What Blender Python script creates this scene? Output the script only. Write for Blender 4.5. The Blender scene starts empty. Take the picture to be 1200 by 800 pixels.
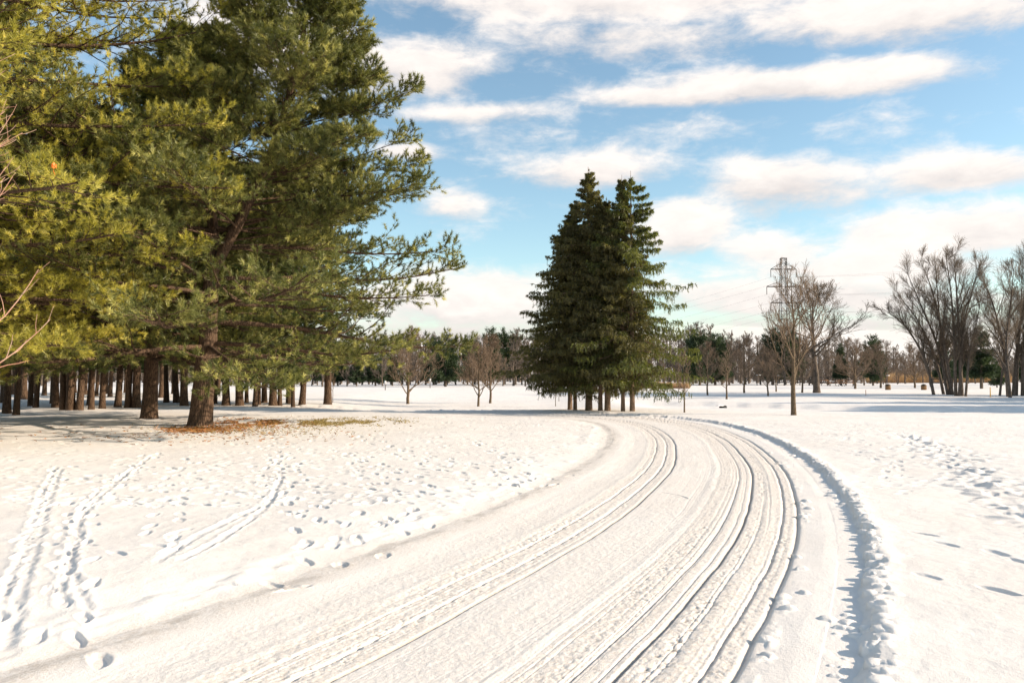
import bpy, math, random
import numpy as np

R = math.radians
rng = np.random.default_rng(7)
random.seed(7)
scene = bpy.context.scene
COL = scene.collection

# ------------------------------------------------------------------ camera
CAM_Z, FPX, PITCH = 1.7, 933.0, math.atan(40 / 933)
cam_data = bpy.data.cameras.new('camera')
cam_data.sensor_width = 36.0
cam_data.lens = 28.0
cam_data.clip_start = 0.05
cam_data.clip_end = 9000
cam = bpy.data.objects.new('camera', cam_data)
COL.objects.link(cam)
cam.location = (0, 0, CAM_Z)
cam.rotation_euler = (math.pi / 2 + PITCH, 0, 0)
scene.camera = cam

# ------------------------------------------------------------------ light
SUN_AZ, SUN_EL = R(96), R(23)          # azimuth clockwise from the viewing direction (+Y)
EXPOSURE = 0.52
SUN_STRENGTH, SKY_STRENGTH = 5.0, 0.07
CLOUD_WHITE = (11.5, 10.65, 9.95)
CLOUD_GREY = (7.6, 7.05, 6.9)

sun_data = bpy.data.lights.new('sun', 'SUN')
sun_data.energy = SUN_STRENGTH
sun_data.angle = R(0.55)
sun_data.color = (1.0, 0.85, 0.67)
sun = bpy.data.objects.new('sun', sun_data)
COL.objects.link(sun)
sun.rotation_euler = (math.pi / 2 - SUN_EL, 0, math.pi - SUN_AZ)

scene.view_settings.view_transform = 'Standard'
scene.view_settings.look = 'None'
scene.view_settings.exposure = EXPOSURE
scene.view_settings.gamma = 1.0
scene.cycles.max_bounces = 6
scene.cycles.diffuse_bounces = 3
scene.cycles.glossy_bounces = 2
scene.cycles.transmission_bounces = 3
scene.cycles.transparent_max_bounces = 4
scene.cycles.use_denoising = True
scene.cycles.sample_clamp_indirect = 6

# ------------------------------------------------------------------ world: sky and clouds
def px_dir(px, py):
    cx, cy = (px - 600) / FPX, (400 - py) / FPX
    f = np.array([0, math.cos(PITCH), math.sin(PITCH)])
    u = np.array([0, -math.sin(PITCH), math.cos(PITCH)])
    d = np.array([cx, 0, 0]) + cy * u + f
    return d / np.linalg.norm(d)

def az_el(px, py):
    d = px_dir(px, py)
    return math.degrees(math.atan2(d[0], d[1])), math.degrees(math.asin(d[2]))

world = bpy.data.worlds.new('World')
scene.world = world
world.use_nodes = True
wt = world.node_tree
for n in list(wt.nodes):
    wt.nodes.remove(n)

class NT:
    """small helper for building node trees"""
    def __init__(s, tree):
        s.t = tree
    def n(s, kind, **kw):
        nd = s.t.nodes.new(kind)
        for k, v in kw.items():
            setattr(nd, k, v)
        return nd
    def put(s, sock, v):
        if isinstance(v, bpy.types.NodeSocket):
            s.t.links.new(v, sock)
        else:
            sock.default_value = v
    def m(s, op, a, b=0.0, c=None, clamp=False):
        nd = s.n('ShaderNodeMath', operation=op)
        nd.use_clamp = clamp
        s.put(nd.inputs[0], a)
        s.put(nd.inputs[1], b)
        if c is not None:
            s.put(nd.inputs[2], c)
        return nd.outputs[0]
    def rng(s, v, a, b, lo=0.0, hi=1.0, smooth=True):
        nd = s.n('ShaderNodeMapRange')
        nd.interpolation_type = 'SMOOTHSTEP' if smooth else 'LINEAR'
        s.put(nd.inputs['Value'], v)
        for k, x in (('From Min', a), ('From Max', b), ('To Min', lo), ('To Max', hi)):
            s.put(nd.inputs[k], x)
        return nd.outputs[0]
    def mix(s, f, a, b, blend='MIX'):
        nd = s.n('ShaderNodeMix', data_type='RGBA', blend_type=blend)
        s.put(nd.inputs[0], f)
        for sock, v in ((nd.inputs[6], a), (nd.inputs[7], b)):
            s.put(sock, v if isinstance(v, bpy.types.NodeSocket) or len(v) == 4 else (*v, 1.0))
        return nd.outputs[2]
    def xyz(s, a, b, c):
        nd = s.n('ShaderNodeCombineXYZ')
        for i, v in enumerate((a, b, c)):
            s.put(nd.inputs[i], v)
        return nd.outputs[0]
    def noise(s, vec, scale, detail=4.0, rough=0.55, dist=0.0):
        nd = s.n('ShaderNodeTexNoise')
        if vec is not None:
            s.put(nd.inputs['Vector'], vec)
        nd.inputs['Scale'].default_value = scale
        nd.inputs['Detail'].default_value = detail
        nd.inputs['Roughness'].default_value = rough
        nd.inputs['Distortion'].default_value = dist
        return nd.outputs['Fac']

W = NT(wt)
sky = W.n('ShaderNodeTexSky', sky_type='NISHITA')
sky.sun_disc = False
sky.sun_elevation = SUN_EL
sky.sun_rotation = SUN_AZ
sky.altitude = 200
sky.air_density = 1.0
sky.dust_density = 0.6
sky.ozone_density = 1.6
tc = W.n('ShaderNodeTexCoord')
sep = W.n('ShaderNodeSeparateXYZ')
W.put(sep.inputs[0], tc.outputs['Generated'])
X, Y, Z = sep.outputs
az = W.m('MULTIPLY', W.m('ARCTAN2', X, Y), 180 / math.pi)
el = W.m('MULTIPLY', W.m('ARCSINE', Z), 180 / math.pi)
# wispy warp of the cloud outlines
n1 = W.noise(W.xyz(W.m('MULTIPLY', az, 0.14), W.m('MULTIPLY', el, 0.27), 3.1), 1.0, 7.0, 0.6)
n2 = W.noise(W.xyz(W.m('MULTIPLY', az, 0.045), W.m('MULTIPLY', el, 0.16), 7.7), 1.0, 5.0, 0.55)
n3 = W.noise(W.xyz(W.m('MULTIPLY', az, 0.30), W.m('MULTIPLY', el, 0.8), 1.3), 1.0, 6.0, 0.65, 0.4)
CLOUDS = [  # pixel centre, half width, half height, tilt (deg of rise to the right), weight
    (760, -5, 520, 48, -1, 1.0), (720, 42, 300, 30, -2, .62), (480, 72, 135, 42, 2, 1.0), (1060, 16, 330, 44, -6, .95),
    (925, 97, 250, 27, -2.5, 1.25), (800, 110, 150, 18, -1, 1.0),
    (550, 132, 120, 16, 3, .72), (475, 177, 60, 15, 0, .85), (530, 238, 55, 22, 0, .7),
    (690, 200, 135, 30, 0, .95), (915, 214, 140, 40, -3, 1.15), (1130, 200, 160, 36, -4, 1.1),
    (805, 262, 70, 42, 0, 1.15), (905, 295, 90, 30, -5, .95), (1048, 262, 46, 22, -3, .85),
    (1130, 272, 180, 50, 3, 1.15), (940, 345, 330, 36, -3, .95), (1020, 318, 270, 36, -1, 1.0), (540, 350, 180, 50, 0, 1.05),
    (300, 40, 170, 80, 0, .95), (150, 220, 260, 80, 0, .6),
]
field = None
for px, py, hw, hh, tilt, wgt in CLOUDS:
    a0, e0 = az_el(px, py)
    a1, _ = az_el(px + hw, py)
    am, _ = az_el(px - hw, py)
    _, e1 = az_el(px, py - hh)
    ha, he = (a1 - am) / 2, e1 - e0
    dx = W.m('SUBTRACT', az, a0)
    dy = W.m('SUBTRACT', W.m('SUBTRACT', el, e0), W.m('MULTIPLY', dx, math.tan(R(tilt))))
    q = W.m('ADD', W.m('POWER', W.m('ABSOLUTE', W.m('DIVIDE', dx, ha)), 2.0), W.m('POWER', W.m('ABSOLUTE', W.m('DIVIDE', dy, he)), 2.0))
    f = W.m('MULTIPLY', W.m('MAXIMUM', W.m('SUBTRACT', 1.15, W.m('SQRT', q)), 0.0), wgt)
    v = W.m('MULTIPLY', f, W.m('DIVIDE', dy, he))
    sf = f if field is None else W.m('ADD', sf, f)
    sv = v if field is None else W.m('ADD', sv, v)
    field = f if field is None else W.m('SMOOTH_MAX', field, f, 0.18)
# clouds over the rest of the sky, outside the painted part of the view
far_az = W.rng(W.m('ABSOLUTE', az), 38, 55)
high = W.rng(el, 27, 36)
gen = W.m('MULTIPLY', W.m('MULTIPLY', far_az, W.rng(el, 40, 20)), W.rng(n2, 0.5, 0.62))
field = W.m('MAXIMUM', field, W.m('MULTIPLY', gen, 0.8))
horizon_veil = W.rng(el, 6.5, 0.5, 0.0, 1.0)
field = W.m('MAXIMUM', field, horizon_veil)
dens = W.m('ADD', field, W.m('ADD', W.m('MULTIPLY', W.m('SUBTRACT', n1, 0.5), 1.7), W.m('MULTIPLY', W.m('SUBTRACT', n3, 0.5), 0.9)))
mask = W.m('MULTIPLY', W.rng(dens, 0.05, 0.80), W.rng(el, -2.0, -0.5))
side = W.m('DIVIDE', sv, W.m('ADD', sf, 0.05))
shade = W.m('ADD', W.rng(W.m('ADD', side, W.m('MULTIPLY', W.m('SUBTRACT', n1, .5), 2.2)), -0.85, 0.25, 0.0, 0.75), W.m('MULTIPLY', W.rng(n3, 0.35, 0.65), 0.25))
ccol = W.mix(shade, CLOUD_GREY, CLOUD_WHITE)
blue = W.mix(1.0, sky.outputs[0], (2.15, 2.25, 2.02), 'MULTIPLY')
out_c = W.mix(W.m('MULTIPLY', mask, 0.97), blue, ccol)
bg = W.n('ShaderNodeBackground')
W.put(bg.inputs['Color'], out_c)
bg.inputs['Strength'].default_value = SKY_STRENGTH
wo = W.n('ShaderNodeOutputWorld')
W.put(wo.inputs['Surface'], bg.outputs[0])

# ------------------------------------------------------------------ numeric helpers
TAB = rng.random((256, 256)).astype(np.float32)
def vnoise(x, y, seed=0):
    x = x + seed * 17.31
    y = y + seed * 9.77
    xf, yf = np.floor(x), np.floor(y)
    fx, fy = x - xf, y - yf
    xi, yi = xf.astype(np.int64) & 255, yf.astype(np.int64) & 255
    fx = fx * fx * (3 - 2 * fx)
    fy = fy * fy * (3 - 2 * fy)
    x1, y1 = (xi + 1) & 255, (yi + 1) & 255
    a = TAB[xi, yi] * (1 - fx) + TAB[x1, yi] * fx
    b = TAB[xi, y1] * (1 - fx) + TAB[x1, y1] * fx
    return a * (1 - fy) + b * fy - 0.5
def fbm(x, y, octv=4, seed=0, gain=0.5):
    s, a = 0, 1.0
    for o in range(octv):
        s = s + a * vnoise(x * 2 ** o, y * 2 ** o, seed + o * 3)
        a *= gain
    return s
def sstep(a, b, x):
    t = np.clip((x - a) / (b - a), 0, 1)
    return t * t * (3 - 2 * t)
def unit(v):
    return v / np.maximum(np.linalg.norm(v, axis=-1, keepdims=True), 1e-9)

def H(x, y):
    """broad relief of the park"""
    x, y = np.asarray(x, float), np.asarray(y, float)
    yc = np.clip(36.2 - 0.75 * (x - 11.0), 26, 40)
    w = sstep(5.5, 10.5, x)
    d = y - yc
    pond = -0.52 * sstep(0.0, 9.0, d) + 0.28 * sstep(22.0, 22.7, d + 0.6 * np.sin(x * 0.35)) + 0.36 * sstep(23.5, 60, d)
    z = w * pond
    z = z + 0.10 * vnoise(x / 14, y / 14, 5) * sstep(6, 20, y) * (1 - w)
    z = z - 0.30 * sstep(36, 48, y) * (1 - sstep(2, 8, x)) * sstep(-14, -6, x) * (1 - sstep(60, 110, y))
    z = z + 0.35 * vnoise(x / 45, y / 45, 9) * sstep(60, 120, y)
    return z

_ts = np.exp(np.linspace(math.log(2.5), math.log(420), 6000))
def at(px, py, lift=0.0):
    """the point of the ground seen at a pixel of the photograph"""
    d = px_dir(px, py)
    p = np.array([0, 0, CAM_Z]) + _ts[:, None] * d
    hit = np.nonzero(p[:, 2] <= H(p[:, 0], p[:, 1]))[0]
    q = p[hit[0]] if len(hit) else p[-1]
    return np.array([q[0], q[1], float(H(q[0], q[1])) + lift])
def above(px, dist, py=449):
    """the ground point along a pixel column at a given depth"""
    d = px_dir(px, py)
    x, y = d[0] / d[1] * dist, dist
    return np.array([x, y, float(H(x, y))])

# ------------------------------------------------------------------ mesh helpers
class MB:
    """collects vertices and faces, builds one mesh"""
    def __init__(s):
        s.v, s.q, s.t, s.n = [], [], [], 0
        s.a = []
        s.qm, s.tm = [], []
    def add(s, v, quads=None, tris=None, a=None, mat=0):
        v = np.asarray(v, np.float32).reshape(-1, 3)
        if quads is not None and len(quads):
            s.q.append(np.asarray(quads, np.int64).reshape(-1, 4) + s.n)
            s.qm.append(np.full(len(s.q[-1]), mat, np.int32))
        if tris is not None and len(tris):
            s.t.append(np.asarray(tris, np.int64).reshape(-1, 3) + s.n)
            s.tm.append(np.full(len(s.t[-1]), mat, np.int32))
        s.v.append(v)
        s.a.append(np.full(len(v), 0.5, np.float32) if a is None else np.asarray(a, np.float32))
        s.n += len(v)
        return s
    def mesh(s, name, mats, smooth=True):
        V = np.concatenate(s.v)
        Q = np.concatenate(s.q) if s.q else np.zeros((0, 4), np.int64)
        T = np.concatenate(s.t) if s.t else np.zeros((0, 3), np.int64)
        me = bpy.data.meshes.new(name)
        me.vertices.add(len(V))
        me.vertices.foreach_set('co', V.ravel())
        nl = Q.size + T.size
        me.loops.add(nl)
        me.loops.foreach_set('vertex_index', np.concatenate([Q.ravel(), T.ravel()]).astype(np.int32))
        npoly = len(Q) + len(T)
        me.polygons.add(npoly)
        ls = np.concatenate([np.arange(len(Q)) * 4, Q.size + np.arange(len(T)) * 3]).astype(np.int32)
        me.polygons.foreach_set('loop_start', ls)
        me.polygons.foreach_set('use_smooth', np.full(npoly, smooth))
        for m in (mats if isinstance(mats, (list, tuple)) else [mats]):
            me.materials.append(m)
        mi = np.concatenate([*(s.qm or []), *(s.tm or [])]) if (s.qm or s.tm) else np.zeros(0, np.int32)
        me.polygons.foreach_set('material_index', mi.astype(np.int32))
        at_ = me.attributes.new('tone', 'FLOAT', 'POINT')
        at_.data.foreach_set('value', np.concatenate(s.a))
        me.update(calc_edges=True)
        return me
    def box(s, c, size, rz=0.0, mat=0, taper=1.0):
        x, y, z = np.array(size) / 2
        v = np.array([[-x, -y, -z], [x, -y, -z], [x, y, -z], [-x, y, -z], [-x * taper, -y * taper, z], [x * taper, -y * taper, z], [x * taper, y * taper, z], [-x * taper, y * taper, z]])
        ca, sa = math.cos(rz), math.sin(rz)
        v = np.stack([v[:, 0] * ca - v[:, 1] * sa, v[:, 0] * sa + v[:, 1] * ca, v[:, 2]], 1) + np.array(c)
        return s.add(v, [[0, 3, 2, 1], [4, 5, 6, 7], [0, 1, 5, 4], [1, 2, 6, 5], [2, 3, 7, 6], [3, 0, 4, 7]], mat=mat)
    def bar(s, p, q, r, sides=6, mat=0):
        return s.tubes(np.array([[p, q]], float), np.full((1, 2), r), sides, mat=mat, cap=True)
    def tubes(s, P, rad, sides=6, mat=0, cap=False, a=None):
        """P (m, n, 3) polylines, rad (m, n) radii"""
        P = np.asarray(P, float)
        rad = np.asarray(rad, float)
        m, n, _ = P.shape
        T = np.gradient(P, axis=1)
        T = unit(T)
        mean = unit(P[:, -1] - P[:, 0])
        ref = np.where(np.abs(mean[:, 2:3]) > 0.75, np.array([[1.0, 0.0, 0.0]]), np.array([[0.0, 0.0, 1.0]]))
        U = unit(np.cross(T, ref[:, None, :]))
        Vv = np.cross(T, U)
        ang = np.arange(sides) / sides * 2 * math.pi
        ring = (np.cos(ang)[None, None, :, None] * U[:, :, None, :] + np.sin(ang)[None, None, :, None] * Vv[:, :, None, :])
        co = P[:, :, None, :] + rad[:, :, None, None] * ring
        idx = np.arange(m * n * sides).reshape(m, n, sides)
        A = idx[:, :-1, :]
        B = np.roll(A, -1, 2)
        D = idx[:, 1:, :]
        C_ = np.roll(D, -1, 2)
        quads = np.stack([A, D, C_, B], -1).reshape(-1, 4)
        tr = None
        if cap:
            tr = []
            for k in range(m):
                for e, fl in ((0, False), (n - 1, True)):
                    for i in range(1, sides - 1):
                        f = [idx[k, e, 0], idx[k, e, i], idx[k, e, i + 1]]
                        tr.append(f if not fl else f[::-1])
        aa = None if a is None else np.repeat(a, n * sides)
        return s.add(co.reshape(-1, 3), quads, tr, aa, mat)
    def blades(s, O, D, L, Wd, tone, mat=0, bend=0.0):
        """needle blades: slim triangles"""
        n = len(O)
        D = unit(D)
        side = unit(np.cross(D, rng.normal(size=(n, 3))))
        L = np.broadcast_to(np.asarray(L, float), (n,))[:, None]
        Wd = np.broadcast_to(np.asarray(Wd, float), (n,))[:, None]
        v = np.stack([O - side * Wd / 2, O + side * Wd / 2, O + D * L], 1)
        s.add(v.reshape(-1, 3), None, np.arange(n * 3).reshape(n, 3), np.repeat(tone, 3), mat)

def link(name, me, parent=None, loc=None):
    o = bpy.data.objects.new(name, me)
    COL.objects.link(o)
    if parent is not None:
        o.parent = parent
    if loc is not None:
        o.location = [float(c) for c in loc]
    return o
def tag(o, label=None, cat=None, group=None, kind=None):
    for k, v in (('label', label), ('category', cat), ('group', group), ('kind', kind)):
        if v:
            o[k] = v
    return o
def thing(name, label, cat, loc=(0, 0, 0), rz=0.0, group=None, scale=1.0):
    o = link(name, None, None, loc)
    o.rotation_euler = (0, 0, rz)
    o.scale = scale if isinstance(scale, tuple) else (scale,) * 3
    return tag(o, label, cat, group)

# ------------------------------------------------------------------ materials
def new_mat(name):
    m = bpy.data.materials.new(name)
    m.use_nodes = True
    t = m.node_tree
    for n in list(t.nodes):
        t.nodes.remove(n)
    return m, NT(t)
def finish(N, shader):
    o = N.n('ShaderNodeOutputMaterial')
    N.put(o.inputs['Surface'], shader)
def pbr(N, col, rough=0.7, normal=None, spec=0.3, metal=0.0):
    p = N.n('ShaderNodeBsdfPrincipled')
    N.put(p.inputs['Base Color'], col if isinstance(col, bpy.types.NodeSocket) else (*col, 1.0))
    N.put(p.inputs['Roughness'], rough)
    p.inputs['Specular IOR Level'].default_value = spec
    p.inputs['Metallic'].default_value = metal
    if normal is not None:
        N.put(p.inputs['Normal'], normal)
    return p.outputs[0]
def bump(N, h, strength=0.5, dist=0.02):
    b = N.n('ShaderNodeBump')
    b.inputs['Strength'].default_value = strength
    b.inputs['Distance'].default_value = dist
    N.put(b.inputs['Height'], h)
    return b.outputs[0]
def attr(N, name):
    a = N.n('ShaderNodeAttribute')
    a.attribute_name = name
    return a.outputs['Fac']

def needle_mat(name, dark, mid, light, transl=0.35, scale=0.9):
    m, N = new_mat(name)
    g = N.n('ShaderNodeTexCoord').outputs['Object']
    nz = N.noise(g, scale, 3.0)
    tone = attr(N, 'tone')
    f = N.m('ADD', N.m('MULTIPLY', tone, 0.65), N.m('MULTIPLY', N.rng(nz, 0.3, 0.7), 0.35))
    c = N.mix(N.rng(f, 0.0, 0.5), dark, mid)
    c = N.mix(N.rng(f, 0.5, 1.0), c, light)
    d = N.n('ShaderNodeBsdfDiffuse')
    N.put(d.inputs[0], c)
    t = N.n('ShaderNodeBsdfTranslucent')
    N.put(t.inputs[0], N.mix(1.0, c, (1.5, 1.5, 0.7), 'MULTIPLY'))
    g_ = N.n('ShaderNodeBsdfGlossy')
    g_.inputs['Roughness'].default_value = 0.45
    g_.inputs[0].default_value = (0.6, 0.6, 0.6, 1)
    s1 = N.n('ShaderNodeMixShader')
    s1.inputs[0].default_value = transl
    N.put(s1.inputs[1], d.outputs[0])
    N.put(s1.inputs[2], t.outputs[0])
    s2 = N.n('ShaderNodeMixShader')
    s2.inputs[0].default_value = 0.05
    N.put(s2.inputs[1], s1.outputs[0])
    N.put(s2.inputs[2], g_.outputs[0])
    finish(N, s2.outputs[0])
    return m

def bark_mat(name, a, b, sc=(9, 9, 1.6), dist=0.03, strength=0.8):
    m, N = new_mat(name)
    co = N.n('ShaderNodeTexCoord').outputs['Object']
    mp = N.n('ShaderNodeMapping')
    mp.inputs['Scale'].default_value = sc
    N.put(mp.inputs[0], co)
    v = N.n('ShaderNodeTexVoronoi')
    v.feature = 'DISTANCE_TO_EDGE'
    N.put(v.inputs['Vector'], mp.outputs[0])
    v.inputs['Scale'].default_value = 1.0
    nz = N.noise(mp.outputs[0], 1.7, 6.0, 0.65)
    h = N.m('ADD', N.m('MULTIPLY', N.rng(v.outputs['Distance'], 0.0, 0.25), 0.6), N.m('MULTIPLY', nz, 0.8))
    c = N.mix(N.rng(nz, 0.3, 0.72), a, b)
    c = N.mix(N.rng(v.outputs['Distance'], 0.0, 0.12, 0.55, 0.0), c, tuple(x * 0.4 for x in a))
    finish(N, pbr(N, c, 0.9, bump(N, h, strength, dist), 0.15))
    return m
def plain_mat(name, a, b=None, rough=0.7, scale=6.0, metal=0.0, strength=0.15):
    m, N = new_mat(name)
    co = N.n('ShaderNodeTexCoord').outputs['Object']
    nz = N.noise(co, scale, 5.0)
    c = N.mix(N.rng(nz, 0.3, 0.7), a, b or tuple(x * 0.75 for x in a))
    finish(N, pbr(N, c, rough, bump(N, nz, strength, 0.01), 0.3, metal))
    return m

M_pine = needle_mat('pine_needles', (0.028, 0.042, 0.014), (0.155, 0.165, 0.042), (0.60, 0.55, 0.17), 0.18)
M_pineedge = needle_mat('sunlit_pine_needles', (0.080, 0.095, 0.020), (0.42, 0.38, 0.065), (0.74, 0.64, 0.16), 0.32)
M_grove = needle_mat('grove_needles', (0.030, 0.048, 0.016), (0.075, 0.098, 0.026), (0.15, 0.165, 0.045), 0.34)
M_spruce = needle_mat('spruce_needles', (0.066, 0.060, 0.026), (0.135, 0.122, 0.044), (0.25, 0.22, 0.072), 0.40)
M_farpine = needle_mat('far_needles', (0.020, 0.036, 0.018), (0.036, 0.058, 0.024), (0.065, 0.09, 0.034), 0.2, 0.4)
M_barkpine = bark_mat('pine_bark', (0.060, 0.036, 0.023), (0.165, 0.105, 0.066), (13, 13, 3.2))
M_barkspruce = bark_mat('spruce_bark', (0.17, 0.115, 0.08), (0.36, 0.25, 0.17), (14, 14, 5), 0.02)
M_barkyoung = bark_mat('young_bark', (0.10, 0.072, 0.046), (0.235, 0.17, 0.11), (20, 20, 5), 0.008, 0.5)
M_barkgrey = bark_mat('grey_bark', (0.095, 0.073, 0.056), (0.225, 0.175, 0.135), (10, 10, 2), 0.025)
M_twig = plain_mat('twigs', (0.235, 0.165, 0.11), (0.16, 0.11, 0.075), 0.8, 3)
M_twigdark = plain_mat('dark_twigs', (0.19, 0.14, 0.096), (0.125, 0.092, 0.064), 0.8, 3)
M_twigfar = plain_mat('far_twigs', (0.195, 0.15, 0.115), (0.13, 0.10, 0.078), 0.85, 0.6)
M_twigred = plain_mat('red_twigs', (0.42, 0.20, 0.13), (0.50, 0.36, 0.26), 0.6, 2.5)

def snow_mat():
    m, N = new_mat('snow')
    co = N.n('ShaderNodeTexCoord').outputs['Object']
    raw = attr(N, 'tone')
    road = N.rng(raw, 0.0, 1.0, smooth=False)
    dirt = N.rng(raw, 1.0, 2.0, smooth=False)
    big = N.noise(co, 0.6, 4.0)
    mid = N.noise(co, 5.0, 5.0, 0.6)
    fine = N.noise(co, 38.0, 5.0, 0.7)
    grain = N.noise(co, 160.0, 2.0, 0.6)
    c = N.mix(N.rng(big, 0.35, 0.65), (0.855, 0.785, 0.725), (0.89, 0.83, 0.775))
    packed = N.mix(N.rng(fine, 0.35, 0.62), (0.69, 0.59, 0.50), (0.85, 0.78, 0.715))
    c = N.mix(N.m('MULTIPLY', road, N.rng(mid, 0.25, 0.7, 0.55, 1.0)), c, packed)
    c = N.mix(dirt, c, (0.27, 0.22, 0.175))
    h = N.m('ADD', N.m('MULTIPLY', fine, 0.8), N.m('MULTIPLY', grain, 0.35))
    h = N.m('ADD', h, N.m('MULTIPLY', mid, 1.2))
    p = pbr(N, c, 0.75, bump(N, h, 0.40, 0.025), 0.25)
    finish(N, p)
    return m
M_snow = snow_mat()

# ------------------------------------------------------------------ road line
CPTS = np.array([(-9, -8), (-4, -1.4), (-2.0, 1.9), (-1.05, 3.6), (-.1, 5.4), (1.38, 8.73), (2.53, 12.0), (3.75, 16.35), (4.85, 22.3), (5.15, 27.6), (4.6, 31.0), (3.3, 33.5),
                 (1.1, 35.1), (-1.8, 37.6), (-5.6, 41.0), (-9.9, 43.6), (-20, 47), (-45, 53), (-90, 60)], float)
def catmull(P, step):
    out = []
    Q = np.vstack([2 * P[0] - P[1], P, 2 * P[-1] - P[-2]])
    for i in range(1, len(Q) - 2):
        n = max(2, int(np.linalg.norm(Q[i + 1] - Q[i]) / step))
        t = np.linspace(0, 1, n, endpoint=False)[:, None]
        a, b, c, d = Q[i - 1], Q[i], Q[i + 1], Q[i + 2]
        out.append(0.5 * (2 * b + (c - a) * t + (2 * a - 5 * b + 4 * c - d) * t ** 2 + (3 * b - a - 3 * c + d) * t ** 3))
    return np.vstack(out + [P[-1:]])
RC = catmull(CPTS, 0.15)
for _ in range(30):
    RC[1:-1] = 0.25 * RC[:-2] + 0.5 * RC[1:-1] + 0.25 * RC[2:]
RT = unit(np.gradient(RC, axis=0))
RN = np.stack([RT[:, 1], -RT[:, 0]], 1)          # to the right of travel
RS = np.concatenate([[0], np.cumsum(np.linalg.norm(np.diff(RC, axis=0), axis=1))])

def road_uv(x, y):
    """lateral offset u and length s along the road for points"""
    p = np.stack([x, y], 1).astype(np.float32)
    u = np.full(len(p), 99.0)
    s = np.zeros(len(p))
    c32 = RC.astype(np.float32)
    cc = (c32 ** 2).sum(1)
    for i in range(0, len(p), 20000):
        q = p[i:i + 20000]
        j = np.argmin(cc[None] - 2 * q @ c32.T, 1)
        dlt = q - RC[j]
        u[i:i + 20000] = (dlt * RN[j]).sum(1)
        s[i:i + 20000] = RS[j] + (dlt * RT[j]).sum(1)
    return u, s

def bumpf(u, c, w):
    return np.exp(-((u - c) / w) ** 2)
PROF_U = np.array([-4.0, -3.3, -2.7, -2.35, -2.15, -1.72, -1.60, -1.42, -1.15, -1.08, -0.98, -0.40, -0.34, -.15, 0.0, 0.30, 0.37, 0.44, 0.98, 1.06, 1.18, 1.26, 1.34, 1.56, 1.64, 1.74, 1.86, 1.98, 2.19, 2.285, 2.36, 2.50, 2.8, 4.0])
PROF_Z = np.array([.062, .060, .042, .016, .006, .034, .032, .012, .012, .022, .010, .004, .010, .014, .014, .010, .018, .006, .004, .010, .010, .018, .008, .004, .016, .019, .019, .010, .008, .070, .078, .068, .063, .062])
_r1 = np.random.default_rng(3)
NG = 120
GR_U = _r1.uniform(-1.05, 1.6, NG)
GR_A = _r1.uniform(-.010, .004, NG)
GR_W = _r1.uniform(.004, .011, NG)
GR_P = _r1.uniform(0, 50, NG)
GR_M = _r1.uniform(.01, .05, NG)
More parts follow.
